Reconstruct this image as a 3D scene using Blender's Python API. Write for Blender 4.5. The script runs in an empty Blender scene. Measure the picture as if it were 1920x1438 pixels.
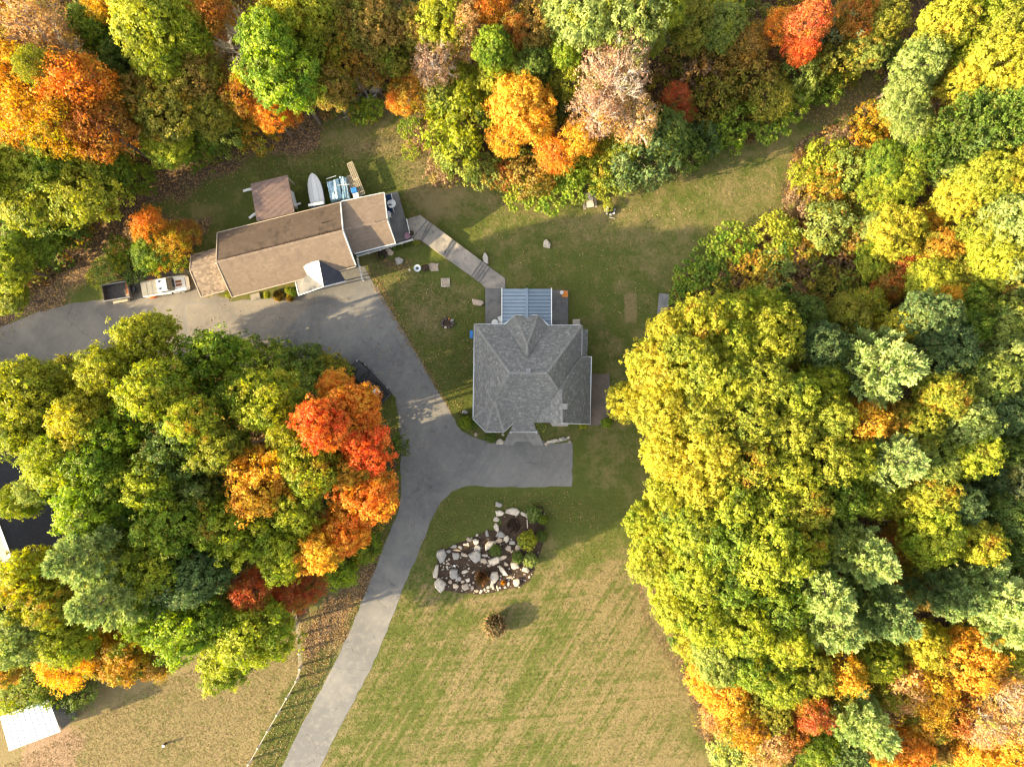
import bpy, bmesh, math, random
import numpy as np
from mathutils import Vector, Matrix

random.seed(7)
rng = np.random.default_rng(7)
R = math.radians
scene = bpy.context.scene
COL = scene.collection

# ---------------------------------------------------------------- camera, light, exposure
CAM_H, FOC, IMW = 82.6, 1281.0, 1920.0          # metres above the yard, focal length in photo pixels
cam_data = bpy.data.cameras.new('camera')
cam = bpy.data.objects.new('camera', cam_data)
COL.objects.link(cam)
cam.location = (0, 0, CAM_H)
cam.rotation_euler = (0, 0, 0)                   # a drone looking straight down
cam_data.sensor_width = 36.0
cam_data.lens = 36.0 * FOC / IMW
cam_data.clip_start = 0.5
cam_data.clip_end = 3000
scene.camera = cam

SUN_EL, SUN_HEAD = 18.0, 17.0                    # light runs to the right of the picture and a little up
world = bpy.data.worlds.new('World')
scene.world = world
world.use_nodes = True
wn = world.node_tree.nodes
wl = world.node_tree.links
sky = wn.new('ShaderNodeTexSky')
sky.sky_type = 'NISHITA'
sky.sun_disc = False
sky.sun_elevation = R(SUN_EL)
sky.sun_rotation = R(270 - SUN_HEAD)             # the sun stands in the west-south-west
sky.air_density = 1.0
sky.dust_density = 3.0
sky.ozone_density = 0.4
soft = wn.new('ShaderNodeHueSaturation')          # a hazy autumn afternoon: a paler blue than the clear-air model
soft.inputs['Saturation'].default_value = 0.34
wl.new(sky.outputs[0], soft.inputs['Color'])
wl.new(soft.outputs[0], wn['Background'].inputs[0])
wn['Background'].inputs[1].default_value = 0.14

sd = bpy.data.lights.new('sun', 'SUN')
sd.energy = 5.0
sd.angle = R(0.5)
sd.color = (1.0, 0.77, 0.43)
sun = bpy.data.objects.new('sun', sd)
COL.objects.link(sun)
ldir = Vector((math.cos(R(SUN_HEAD)) * math.cos(R(SUN_EL)), math.sin(R(SUN_HEAD)) * math.cos(R(SUN_EL)), -math.sin(R(SUN_EL))))
sun.rotation_euler = ldir.to_track_quat('-Z', 'Y').to_euler()
sun.location = (-60, -20, 40)

scene.view_settings.view_transform = 'Standard'
scene.view_settings.look = 'None'
scene.view_settings.gamma = 1.0
scene.view_settings.exposure = 1.95
scene.view_settings.use_curve_mapping = False
scene.cycles.max_bounces = 6
scene.cycles.diffuse_bounces = 3
scene.cycles.glossy_bounces = 2
scene.cycles.transmission_bounces = 3
scene.cycles.transparent_max_bounces = 4
scene.cycles.use_denoising = True
scene.cycles.pixel_filter_type = 'BLACKMAN_HARRIS'
scene.cycles.filter_width = 1.35

# ---------------------------------------------------------------- helpers
def P(px, py, z=0.0):
    """photo pixel -> the place in the yard it shows, for something at height z"""
    k = (CAM_H - z) / FOC
    return Vector(((px - 960.0) * k, (719.0 - py) * k, z))

def tag(o, label=None, cat=None, group=None, kind=None):
    if label: o['label'] = label
    if cat: o['category'] = cat
    if group: o['group'] = group
    if kind: o['kind'] = kind
    return o

def link(name, me, parent=None, mats=()):
    o = bpy.data.objects.new(name, me)
    COL.objects.link(o)
    for m in mats:
        me.materials.append(m)
    if parent is not None:
        o.parent = parent
    return o

def thing(name, label, cat, loc=(0, 0, 0), rz=0.0, group=None):
    o = bpy.data.objects.new(name, None)
    o.empty_display_size = 0.3
    COL.objects.link(o)
    o.location = loc
    o.rotation_euler = (0, 0, rz)
    return tag(o, label, cat, group)

class MB:
    """collects simple shapes; build() links them as ONE mesh object"""
    def __init__(s):
        s.v, s.f, s.m, s.c = [], [], [], []
    def add(s, verts, faces, mi=0, c=None):
        b = len(s.v)
        s.v += [tuple(v) for v in verts]
        for f in faces:
            s.f.append(tuple(b + i for i in f)); s.m.append(mi); s.c.append(c)
        return s
    def box(s, c, size, rz=0.0, mi=0, taper=1.0, tilt=None):
        hx, hy, hz = size[0] / 2, size[1] / 2, size[2] / 2
        M = Matrix.Rotation(rz, 3, 'Z')
        if tilt: M = M @ Matrix.Rotation(tilt, 3, 'Y')
        vs = []
        for sz in (-1, 1):
            t = taper if sz > 0 else 1.0
            for sx, sy in ((-1, -1), (1, -1), (1, 1), (-1, 1)):
                vs.append(Vector(c) + M @ Vector((sx * hx * t, sy * hy * t, sz * hz)))
        return s.add(vs, [(3, 2, 1, 0), (4, 5, 6, 7), (0, 1, 5, 4), (1, 2, 6, 5), (2, 3, 7, 6), (3, 0, 4, 7)], mi)
    def bar(s, a, b, w, h=None, mi=0):
        a, b = Vector(a), Vector(b)
        h = h or w
        d = (b - a)
        if d.length < 1e-6: return s
        d.normalize()
        up = Vector((0, 0, 1)) if abs(d.z) < 0.95 else Vector((1, 0, 0))
        x = d.cross(up).normalized() * w / 2
        y = x.cross(d).normalized() * h / 2
        vs = [a - x - y, a + x - y, a + x + y, a - x + y, b - x - y, b + x - y, b + x + y, b - x + y]
        return s.add(vs, [(3, 2, 1, 0), (4, 5, 6, 7), (0, 1, 5, 4), (1, 2, 6, 5), (2, 3, 7, 6), (3, 0, 4, 7)], mi)
    def tube(s, a, b, r1, r2=None, n=6, mi=0, caps=True):
        a, b = Vector(a), Vector(b)
        r2 = r1 if r2 is None else r2
        d = (b - a).normalized()
        up = Vector((0, 0, 1)) if abs(d.z) < 0.9 else Vector((1, 0, 0))
        x = d.cross(up).normalized(); y = x.cross(d)
        vs = [a + (x * math.cos(t) + y * math.sin(t)) * r1 for t in [2 * math.pi * i / n for i in range(n)]]
        vs += [b + (x * math.cos(t) + y * math.sin(t)) * r2 for t in [2 * math.pi * i / n for i in range(n)]]
        fs = [(i, (i + 1) % n, n + (i + 1) % n, n + i) for i in range(n)]
        if caps: fs += [tuple(range(n))[::-1], tuple(range(n, 2 * n))]
        return s.add(vs, fs, mi)
    def prism(s, poly, z0, z1, mi=0):
        """poly: list of Vector (xy used); solid between z0 and z1"""
        n = len(poly)
        A = sum(poly[i].x * poly[(i + 1) % n].y - poly[(i + 1) % n].x * poly[i].y for i in range(n))
        if A < 0: poly = poly[::-1]
        vs = [(p.x, p.y, z0) for p in poly] + [(p.x, p.y, z1) for p in poly]
        fs = [tuple(range(n))[::-1], tuple(range(n, 2 * n))] + [(i, (i + 1) % n, n + (i + 1) % n, n + i) for i in range(n)]
        return s.add(vs, fs, mi)
    def slab(s, pts, th, mi=0):
        """a sloping plate: pts are the top corners, th its thickness straight down"""
        n = len(pts)
        nrm = (pts[1] - pts[0]).cross(pts[2] - pts[0])
        if nrm.z < 0: pts = pts[::-1]
        vs = [Vector(p) for p in pts] + [Vector(p) - Vector((0, 0, th)) for p in pts]
        fs = [tuple(range(n)), tuple(range(n, 2 * n))[::-1]] + [((i + 1) % n, i, n + i, n + (i + 1) % n) for i in range(n)]
        return s.add(vs, fs, mi)
    def ball(s, c, r, n=8, m=5, mi=0, jit=0.0, rnd=None):
        rnd = rnd or random
        rx, ry, rz = (r, r, r) if not isinstance(r, (tuple, list)) else r
        vs, fs = [], []
        for j in range(1, m):
            th = math.pi * j / m
            for i in range(n):
                ph = 2 * math.pi * i / n + (j % 2) * math.pi / n
                k = 1 + rnd.uniform(-jit, jit)
                vs.append((c[0] + rx * k * math.sin(th) * math.cos(ph), c[1] + ry * k * math.sin(th) * math.sin(ph), c[2] + rz * k * math.cos(th)))
        t = len(vs); vs.append((c[0], c[1], c[2] + rz)); vs.append((c[0], c[1], c[2] - rz))
        for i in range(n):
            fs.append((t, i, (i + 1) % n))
            fs.append((t + 1, (m - 2) * n + (i + 1) % n, (m - 2) * n + i))
            for j in range(m - 2):
                fs.append((j * n + i, (j + 1) * n + i, (j + 1) * n + (i + 1) % n, j * n + (i + 1) % n))
        return s.add(vs, fs, mi)
    def build(s, name, mats, parent=None, smooth=False, bevel=0.0):
        me = bpy.data.meshes.new(name)
        me.from_pydata(s.v, [], s.f)
        if not isinstance(mats, (list, tuple)): mats = [mats]
        o = link(name, me, parent, mats)
        me.polygons.foreach_set('material_index', s.m)
        if any(c is not None for c in s.c):
            at = me.color_attributes.new('tint', 'FLOAT_COLOR', 'CORNER')
            arr = []
            for f, c in zip(s.f, s.c):
                c = c or (0.5, 0.5, 0.5)
                arr += [c[0], c[1], c[2], 1.0] * len(f)
            at.data.foreach_set('color', arr)
        if smooth: me.polygons.foreach_set('use_smooth', [True] * len(s.f))
        if bevel:
            md = o.modifiers.new('bevel', 'BEVEL'); md.width = bevel; md.segments = 2; md.limit_method = 'ANGLE'
        me.update()
        return o

def quad_mesh(name, Q, tint=None, mi=None):
    """Q: (n,4,3) array of quads -> mesh, tint (n,3)"""
    n = len(Q)
    me = bpy.data.meshes.new(name)
    me.vertices.add(4 * n)
    me.vertices.foreach_set('co', Q.reshape(-1).astype(np.float32))
    me.loops.add(4 * n)
    me.loops.foreach_set('vertex_index', np.arange(4 * n, dtype=np.int32))
    me.polygons.add(n)
    me.polygons.foreach_set('loop_start', np.arange(0, 4 * n, 4, dtype=np.int32))
    me.polygons.foreach_set('loop_total', np.full(n, 4, dtype=np.int32))
    if mi is not None:
        me.polygons.foreach_set('material_index', mi.astype(np.int32))
    if tint is not None:
        at = me.color_attributes.new('tint', 'FLOAT_COLOR', 'POINT')
        c = np.ones((n, 4, 4), dtype=np.float32)
        c[:, :, :3] = tint[:, None, :]
        at.data.foreach_set('color', c.reshape(-1))
    me.update(calc_edges=True)
    me.validate()
    return me

# ---------------------------------------------------------------- materials
class NT:
    def __init__(s, name):
        s.m = bpy.data.materials.new(name); s.m.use_nodes = True
        s.n = s.m.node_tree.nodes; s.l = s.m.node_tree.links
        s.b = s.n['Principled BSDF']; s.out = s.n['Material Output']
    def node(s, t, **kw):
        nd = s.n.new(t)
        for k, v in kw.items(): setattr(nd, k, v)
        return nd
    def put(s, v, sock):
        if isinstance(v, bpy.types.NodeSocket): s.l.new(v, sock)
        elif isinstance(v, (tuple, list)):
            sock.default_value = tuple(v) + (1.0,) if len(v) == 3 and sock.type == 'RGBA' else v
        else: sock.default_value = v
    def coord(s, kind='Object'):
        return s.node('ShaderNodeTexCoord').outputs[kind]
    def scale(s, vec, sx, sy, sz, rz=0.0):
        if rz:
            q = s.node('ShaderNodeMapping'); s.put(vec, q.inputs[0]); q.inputs[2].default_value = (0, 0, rz); vec = q.outputs[0]
        m = s.node('ShaderNodeMapping'); s.put(vec, m.inputs[0]); m.inputs[3].default_value = (sx, sy, sz)
        return m.outputs[0]
    def noise(s, vec, scale, detail=3.0, rough=0.6, dist=0.0):
        t = s.node('ShaderNodeTexNoise'); s.put(vec, t.inputs['Vector'])
        t.inputs['Scale'].default_value = scale; t.inputs['Detail'].default_value = detail
        t.inputs['Roughness'].default_value = rough; t.inputs['Distortion'].default_value = dist
        return t.outputs['Fac']
    def voro(s, vec, scale, feat='F1', out='Distance'):
        t = s.node('ShaderNodeTexVoronoi', feature=feat); s.put(vec, t.inputs['Vector']); t.inputs['Scale'].default_value = scale
        return t.outputs[out]
    def math(s, op, a, b=0.0, clamp=False):
        t = s.node('ShaderNodeMath', operation=op); t.use_clamp = clamp
        s.put(a, t.inputs[0]); s.put(b, t.inputs[1])
        return t.outputs[0]
    def ramp(s, f, lo, hi, a=0.0, b=1.0):
        t = s.node('ShaderNodeMapRange'); t.clamp = True
        s.put(f, t.inputs[0]); s.put(lo, t.inputs[1]); s.put(hi, t.inputs[2]); s.put(a, t.inputs[3]); s.put(b, t.inputs[4])
        return t.outputs[0]
    def mix(s, f, a, b, mode='MIX'):
        t = s.node('ShaderNodeMix', data_type='RGBA', blend_type=mode)
        s.put(f, t.inputs[0]); s.put(a, t.inputs[6]); s.put(b, t.inputs[7])
        return t.outputs[2]
    def attr(s, name, typ='GEOMETRY', out='Color'):
        t = s.node('ShaderNodeAttribute', attribute_name=name, attribute_type=typ)
        return t.outputs[out]
    def bump(s, h, strength=0.3, dist=0.05):
        t = s.node('ShaderNodeBump'); t.inputs['Strength'].default_value = strength; t.inputs['Distance'].default_value = dist
        s.put(h, t.inputs['Height']); s.l.new(t.outputs[0], s.b.inputs['Normal'])
    def done(s, col, rough=0.8, spec=0.3, metal=0.0):
        s.put(col, s.b.inputs['Base Color']); s.put(rough, s.b.inputs['Roughness'])
        s.b.inputs['Specular IOR Level'].default_value = spec
        s.b.inputs['Metallic'].default_value = metal
        return s.m

def vary(name, c1, c2, scale=1.0, rough=0.8, spec=0.3, bump=0.0, c3=None, s3=6.0, metal=0.0, w3=0.5):
    t = NT(name); co = t.coord()
    f = t.ramp(t.noise(co, scale, 4), 0.32, 0.68)
    c = t.mix(f, c1, c2)
    if c3: c = t.mix(t.ramp(t.noise(co, s3, 3), 0.52, 0.72, 0.0, w3), c, c3)
    if bump: t.bump(t.noise(co, s3, 4), bump, 0.03)
    return t.done(c, rough, spec, metal)

def leaf_material(name, own=True, trans=0.42, nscale=0.34):
    t = NT(name)
    tint = t.attr('tint'); sep = t.node('ShaderNodeSeparateColor'); t.l.new(tint, sep.inputs[0])
    if own:
        a = t.attr('leaf_a', 'OBJECT'); b = t.attr('leaf_b', 'OBJECT')
        co = t.coord()
        nz = t.noise(co, nscale, 3.0, 0.55)
        f = t.math('ADD', nz, t.math('MULTIPLY', t.math('SUBTRACT', sep.outputs[0], 0.5), 0.34))
        c = t.mix(t.ramp(f, 0.40, 0.62), a, b)
        third = t.attr('leaf_c', 'OBJECT')
        tw = t.node('ShaderNodeVectorMath', operation='ADD'); t.put(co, tw.inputs[0]); tw.inputs[1].default_value = (7.3, 2.1, 4.4)
        c = t.mix(t.ramp(t.noise(tw.outputs[0], 0.42, 3.0, 0.6), 0.53, 0.66, 0.0, 0.75), c, third)
        worn = t.mix(t.ramp(t.noise(co, 1.7, 3.0, 0.6), 0.54, 0.72, 0.0, 0.5), c, (.30, .19, .06))
        c = worn
    else:
        c = tint
    if own:
        val = t.ramp(sep.outputs[1], 0.0, 1.0, 0.50, 1.5)
        vv = t.node('ShaderNodeHueSaturation')
        t.put(t.ramp(sep.outputs[2], 0.0, 1.0, 0.485, 0.515), vv.inputs['Hue'])
        t.put(val, vv.inputs['Value']); t.put(c, vv.inputs['Color'])
        c = vv.outputs[0]
    hs = t.node('ShaderNodeHueSaturation'); hs.inputs['Saturation'].default_value = 1.12; hs.inputs['Value'].default_value = 1.25
    t.put(c, hs.inputs['Color'])
    t.b.inputs['Roughness'].default_value = 0.62
    t.b.inputs['Specular IOR Level'].default_value = 0.25
    t.put(c, t.b.inputs['Base Color'])
    tr = t.node('ShaderNodeBsdfTranslucent'); t.put(hs.outputs[0], tr.inputs[0])
    ms = t.node('ShaderNodeMixShader'); ms.inputs[0].default_value = trans
    t.l.new(t.b.outputs[0], ms.inputs[1]); t.l.new(tr.outputs[0], ms.inputs[2])
    t.l.new(ms.outputs[0], t.out.inputs['Surface'])
    return t.m

def metal_roof_mat(name, c1, c2, rough=0.5):
    t = NT(name); co = t.coord()
    c = t.mix(t.ramp(t.noise(co, 0.9, 4), 0.3, 0.7), c1, c2)
    return t.done(c, rough, 0.4)

def shingle_mat(name, cols, streak=None):
    """per-shingle value comes from the mesh's tint; weathering in broad blotches"""
    t = NT(name); co = t.coord()
    sep = t.node('ShaderNodeSeparateColor'); t.l.new(t.attr('tint'), sep.inputs[0])
    c = t.mix(sep.outputs[0], cols[0], cols[1])
    c = t.mix(t.ramp(sep.outputs[1], 0.78, 1.0), c, cols[2])
    c = t.mix(t.ramp(t.noise(co, 0.45, 4), 0.35, 0.7, 0.0, 0.45), c, cols[3])
    c = t.mix(t.ramp(t.noise(co, 9.0, 2), 0.5, 0.8, 0.0, 0.5), c, cols[1])
    if streak:
        s = t.noise(t.scale(co, 1.0, 0.12, 1.0, R(-14)), 0.9, 3)
        c = t.mix(t.ramp(s, 0.55, 0.7, 0.0, 0.55), c, streak)
    t.bump(t.noise(co, 22.0, 2), 0.35, 0.01)
    return t.done(c, 0.9, 0.2)

M = {}
M['leaf'] = leaf_material('leaves')
M['needle'] = leaf_material('needles', trans=0.25, nscale=0.5)
M['leaf_fixed'] = leaf_material('mixed_leaves', own=False)
M['bark'] = vary('bark', (.12, .09, .07), (.22, .19, .16), 3.0, 0.95, 0.1, 0.4, s3=12)
M['bark_pale'] = vary('pale_bark', (.42, .36, .30), (.56, .50, .43), 3.0, 0.95, 0.1, 0.3, s3=12)
M['white'] = vary('white_paint', (.80, .80, .78), (.72, .73, .72), 0.8, 0.45, 0.4)
M['trim'] = vary('white_trim', (.70, .74, .78), (.62, .66, .70), 1.2, 0.5, 0.4)
M['siding'] = vary('grey_blue_siding', (.30, .36, .42), (.26, .31, .37), 0.8, 0.7)
M['siding_tan'] = vary('tan_siding', (.46, .38, .29), (.40, .33, .26), 0.8, 0.75)
M['glass'] = NT('window_glass').done((.03, .04, .05), 0.08, 0.6)
M['concrete'] = vary('concrete', (.30, .29, .27), (.22, .22, .21), 0.7, 0.9, 0.2, 0.2, (.14, .14, .14), 1.6, w3=0.6)
M['deck'] = vary('weathered_deck', (.19, .185, .175), (.12, .12, .12), 0.5, 0.85, 0.25, 0.2, (.085, .09, .095), 1.3, w3=0.8)
M['walk'] = vary('weathered_walk', (.33, .295, .25), (.19, .18, .165), 0.6, 0.9, 0.2, 0.2, (.11, .11, .105), 1.3, w3=0.8)
M['patio'] = vary('brown_patio', (.19, .15, .12), (.14, .12, .10), 0.5, 0.9, 0.2, 0.2, (.10, .09, .08), 2.0)
M['soil'] = vary('mulch', (.035, .026, .02), (.075, .052, .038), 1.6, 1.0, 0.05, 0.8, (.16, .11, .07), 9.0, w3=0.7)
M['stone'] = vary('pale_stone', (.58, .51, .41), (.45, .40, .33), 1.5, 0.9, 0.2, 0.6, (.22, .20, .18), 3.0, w3=0.75)
M['stone_grey'] = vary('grey_stone', (.36, .335, .30), (.24, .23, .22), 1.5, 0.9, 0.2, 0.6, (.45, .43, .40), 4.0, w3=0.5)
M['stone_tan'] = vary('tan_stone', (.46, .37, .28), (.34, .28, .22), 1.5, 0.9, 0.2, 0.5, (.20, .17, .15), 4.0, w3=0.5)
M['wood'] = vary('weathered_wood', (.48, .41, .30), (.36, .31, .23), 2.5, 0.9, 0.2, 0.3, (.15, .13, .11), 9.0)
M['wood_grey'] = vary('grey_wood', (.26, .26, .27), (.17, .175, .18), 1.6, 0.9, 0.2, 0.3, (.11, .11, .12), 9.0)
M['fence'] = vary('fence_rail', (.50, .44, .36), (.38, .34, .28), 1.5, 0.85, 0.2, 0.2)
M['black'] = vary('black_paint', (.010, .011, .014), (.020, .022, .028), 2.0, 0.25, 0.5)
M['rubber'] = vary('rubber', (.015, .015, .016), (.03, .03, .03), 5.0, 0.85, 0.2)
M['steel'] = vary('dark_steel', (.05, .045, .045), (.09, .075, .065), 1.8, 0.6, 0.4, 0.0, (.22, .10, .05), 3.0, w3=0.5)
M['rust'] = vary('rust', (.34, .13, .05), (.24, .10, .05), 2.5, 0.9, 0.2, 0.3)
M['orange'] = vary('orange_paint', (.62, .13, .03), (.45, .10, .03), 2.0, 0.5, 0.4)
M['cover'] = vary('grey_bed_cover', (.20, .19, .17), (.26, .25, .22), 3.0, 0.7, 0.3, 0.2)
M['hull'] = vary('pale_hull', (.55, .62, .66), (.46, .52, .56), 0.9, 0.4, 0.4, 0.0, (.33, .36, .38), 3.0)
M['tarp'] = vary('pale_blue_tarp', (.40, .60, .70), (.26, .40, .48), 1.1, 0.5, 0.35, 0.6, (.05, .07, .10), 1.9, w3=0.95)
M['blue'] = vary('blue_plastic', (.03, .17, .50), (.04, .22, .58), 3.0, 0.4, 0.4)
M['navy'] = vary('navy_cushion', (.012, .025, .07), (.02, .04, .10), 4.0, 0.8, 0.2)
M['orange_flower'] = vary('orange_flowers', (.75, .18, .04), (.8, .35, .06), 12.0, 0.8, 0.2)
M['mauve'] = vary('mauve_paint', (.33, .17, .22), (.28, .14, .18), 2.0, 0.3, 0.5)
M['metal_blue'] = metal_roof_mat('blue_metal_roof', (.155, .215, .28), (.185, .245, .31), 0.5)
M['metal_white'] = metal_roof_mat('white_metal_roof', (.74, .78, .80), (.66, .72, .76), 0.5)
M['metal_brown'] = metal_roof_mat('brown_metal_roof', (.27, .19, .16), (.22, .16, .14), 0.6)
M['porch_roof'] = metal_roof_mat('grey_porch_roof', (.30, .28, .26), (.24, .225, .21), 0.6)
M['dark_roof'] = vary('dark_roof', (.055, .058, .075), (.045, .048, .062), 0.5, 0.85, 0.25, 0.2, (.09, .09, .10), 2.0)
M['sh_grey'] = shingle_mat('grey_shingles', [(.125, .128, .124), (.205, .208, .20), (.28, .28, .265), (.150, .158, .155)])
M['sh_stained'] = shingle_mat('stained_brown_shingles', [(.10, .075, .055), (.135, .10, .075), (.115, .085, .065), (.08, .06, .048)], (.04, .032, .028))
M['sh_cap'] = shingle_mat('ridge_cap_shingles', [(.19, .19, .18), (.26, .26, .245), (.29, .29, .27), (.21, .21, .20)])
M['sh_brown'] = shingle_mat('brown_shingles', [(.195, .15, .115), (.25, .195, .15), (.22, .17, .13), (.155, .12, .095)], (.13, .10, .085))
M['sh_coarse'] = shingle_mat('speckled_shingles', [(.13, .10, .08), (.35, .275, .205), (.22, .175, .14), (.25, .20, .15)])
# ---------------------------------------------------------------- the ground sheet
def inpoly(x, y, poly):
    ins = np.zeros(x.shape, bool)
    n = len(poly)
    for i in range(n):
        x0, y0 = poly[i]; x1, y1 = poly[(i + 1) % n]
        if y0 == y1: continue
        c = ((y0 > y) != (y1 > y)) & (x < (x1 - x0) * (y - y0) / (y1 - y0) + x0)
        ins ^= c
    return ins

def edge_dist(x, y, poly, closed=True):
    d = np.full(x.shape, 1e9)
    n = len(poly)
    for i in range(n if closed else n - 1):
        x0, y0 = poly[i]; x1, y1 = poly[(i + 1) % n]
        dx, dy = x1 - x0, y1 - y0
        L = dx * dx + dy * dy + 1e-9
        t = np.clip(((x - x0) * dx + (y - y0) * dy) / L, 0, 1)
        d = np.minimum(d, np.hypot(x - x0 - t * dx, y - y0 - t * dy))
    return d

def soft(x, y, poly, w):
    s = np.where(inpoly(x, y, poly), 1.0, -1.0) * edge_dist(x, y, poly)
    return np.clip(0.5 + s / (2 * w), 0, 1)

def strip(x, y, line, w, s):
    return np.clip(0.5 + (w - edge_dist(x, y, line, False)) / (2 * s), 0, 1)

WOOD_NW = [(-900, -900), (700, -900), (735, 160), (700, 205), (600, 225), (480, 245), (330, 285), (250, 345), (200, 420), (130, 500), (0, 575), (-900, 760)]
WOOD_N = [(700, -900), (1650, -900), (1640, 130), (1500, 215), (1400, 262), (1290, 300), (1150, 332), (1000, 350), (905, 330), (840, 290), (800, 235), (740, 185)]
WOOD_E = [(1650, -900), (2900, -900), (2900, 2400), (1400, 2400), (1330, 1438), (1320, 1400), (1290, 1290), (1245, 1180), (1215, 1000), (1250, 900), (1215, 780), (1240, 640), (1275, 520), (1400, 430), (1480, 400), (1480, 300), (1540, 250), (1640, 195)]
WOOD_W = [(-700, 740), (20, 720), (180, 690), (260, 665), (400, 672), (540, 690), (640, 690), (705, 770), (735, 830), (728, 940), (700, 1040), (610, 1105), (545, 1150), (460, 1215), (330, 1225), (110, 1270), (0, 1275), (-700, 1330)]
GARAGE_BRUSH = [(235, 405), (400, 400), (400, 450), (352, 480), (348, 515), (190, 532), (165, 520), (200, 470)]
WOODS = [WOOD_NW, WOOD_N, WOOD_E, WOOD_W]

def axis(lo, hi, step, far, n):
    core = np.arange(lo, hi + step, step)
    out = lo - np.geomspace(step * 2, far, n)
    out2 = core[-1] + np.geomspace(step * 2, far, n)
    return np.concatenate([out[::-1], core, out2])

def build_ground():
    xs = axis(-68, 68, 0.42, 700, 22)
    ys = axis(-52, 52, 0.42, 700, 22)
    X, Y = np.meshgrid(xs, ys)
    k = FOC / CAM_H
    px, py = 960 + X * k, 719 - Y * k
    wob = 9 * np.sin(px * 0.043 + py * 0.021) + 7 * np.sin(py * 0.057 - px * 0.03) + 4 * np.sin(px * .13 + 1) * np.cos(py * .11)
    ax, ay = px + wob, py + wob * 0.8
    litter = np.zeros(X.shape)
    for w in WOODS: litter = np.maximum(litter, soft(ax, ay, w, 14))
    litter = np.maximum(litter, 0.75 * soft(ax, ay, GARAGE_BRUSH, 12))
    # the old track along the wood in the north-west
    litter = np.maximum(litter, 0.80 * strip(ax, ay, [(-200, 660), (30, 590), (140, 500), (215, 415), (330, 330), (470, 275), (580, 250)], 34, 18))
    litter = np.maximum(litter, 0.45 * strip(ax, ay, [(580, 250), (700, 235), (800, 225)], 22, 16))
    litter = np.maximum(litter, 0.62 * soft(ax, ay, [(540, 175), (720, 140), (735, 205), (700, 225), (560, 240)], 14))
    litter = np.maximum(litter, 0.55 * soft(ax, ay, [(1500, 170), (1650, 130), (1680, 200), (1560, 250), (1490, 240)], 16))
    litter = np.maximum(litter, 0.78 * soft(ax, ay, [(560, 1160), (700, 1060), (745, 1000), (752, 960), (745, 1060), (690, 1120), (650, 1200), (600, 1250), (575, 1245)], 10))
    litter = np.maximum(litter, 0.80 * strip(ax, ay, [(745, 800), (742, 900), (738, 980)], 10, 8))
    litter = np.maximum(litter, 0.65 * strip(ax, ay, [(1285, 1280), (1215, 1160), (1190, 1060)], 12, 14))
    litter = np.maximum(litter, 0.6 * strip(ax, ay, [(700, 510), (745, 610), (780, 675), (825, 740)], 9, 12))
    litter = np.maximum(litter, 0.6 * soft(ax, ay, [(690, 470), (760, 470), (770, 500), (720, 510)], 10))
    dry = np.full(X.shape, 0.28)
    def D(v, m): 
        nonlocal dry
        dry = dry * (1 - m) + v * m
    D(0.80, soft(ax, ay, [(-900, 1250), (330, 1230), (560, 1150), (565, 1245), (470, 1438), (430, 1900), (-900, 1900)], 8))     # paddock
    D(0.50, soft(ax, ay, [(560, 1150), (650, 1100), (700, 1120), (530, 1438), (520, 1900), (425, 1900), (470, 1438), (565, 1245)], 10))   # verge
    D(0.18, soft(ax, ay, [(560, 1270), (620, 1230), (520, 1438), (470, 1438)], 14))
    D(0.55, soft(ax, ay, [(740, 1150), (800, 1110), (1200, 1000), (1300, 1280), (1340, 1438), (1400, 1900), (500, 1900), (600, 1438)], 26))   # front lawn
    D(0.76, soft(ax, ay, [(1090, 1130), (1200, 1120), (1290, 1290), (1330, 1438), (1400, 1900), (1230, 1900), (1160, 1400), (1100, 1250)], 40))
    D(0.28, soft(ax, ay, [(620, 1438), (690, 1280), (760, 1150), (860, 1180), (800, 1300), (720, 1438)], 45))
    D(0.26, soft(ax, ay, [(950, 1200), (1050, 1190), (1060, 1290), (960, 1330)], 34))
    D(0.24, soft(ax, ay, [(1060, 1060), (1180, 960), (1190, 1010), (1120, 1100)], 20))
    D(0.14, soft(ax, ay, [(780, 1060), (840, 930), (1070, 915), (1180, 900), (1190, 1000), (1000, 1000)], 20))
    D(0.48, soft(ax, ay, [(1200, 300), (1480, 270), (1480, 390), (1300, 440), (1170, 430)], 40))
    D(0.52, strip(ax, ay, [(800, 360), (930, 380), (1080, 430), (1250, 420)], 34, 28))
    D(0.46, strip(ax, ay, [(1000, 420), (1120, 470), (1180, 560), (1160, 660)], 22, 26))
    D(0.55, strip(ax, ay, [(750, 520), (800, 590), (840, 560)], 22, 20))
    D(0.05, soft(ax, ay, [(820, 600), (885, 600), (885, 770), (850, 770), (800, 700)], 20))
    D(0.05, soft(ax, ay, [(1065, 545), (1095, 545), (1100, 610), (1066, 610)], 8))
    D(0.04, soft(ax, ay, [(550, 330), (600, 290), (720, 285), (745, 330), (760, 400), (640, 380), (560, 400)], 10))
    D(0.66, soft(ax, ay, [(790, 340), (860, 345), (900, 375), (850, 415), (790, 400), (765, 365)], 10))
    D(0.72, strip(ax, ay, [(640, 280), (760, 270), (840, 320)], 16, 22))
    D(1.3, soft(px, py, [(1171, 552), (1190, 552), (1191, 601), (1172, 601)], 1.5))
    bare = np.zeros(X.shape)
    bare = np.maximum(bare, 0.85 * soft(ax, ay, [(30, 1420), (50, 1385), (120, 1350), (150, 1370), (140, 1438), (120, 1480), (20, 1480)], 18))
    bare = np.maximum(bare, 0.30 * soft(ax, ay, [(-900, 1250), (330, 1230), (560, 1150), (565, 1245), (470, 1438), (430, 1900), (-900, 1900)], 20))
    bare = np.maximum(bare, 0.5 * soft(ax, ay, [(430, 545), (440, 565), (350, 570), (340, 555)], 6))
    bare = np.maximum(bare, 0.35 * soft(ax, ay, [(1000, 690), (1140, 690), (1210, 720), (1150, 700)], 12))
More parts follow.
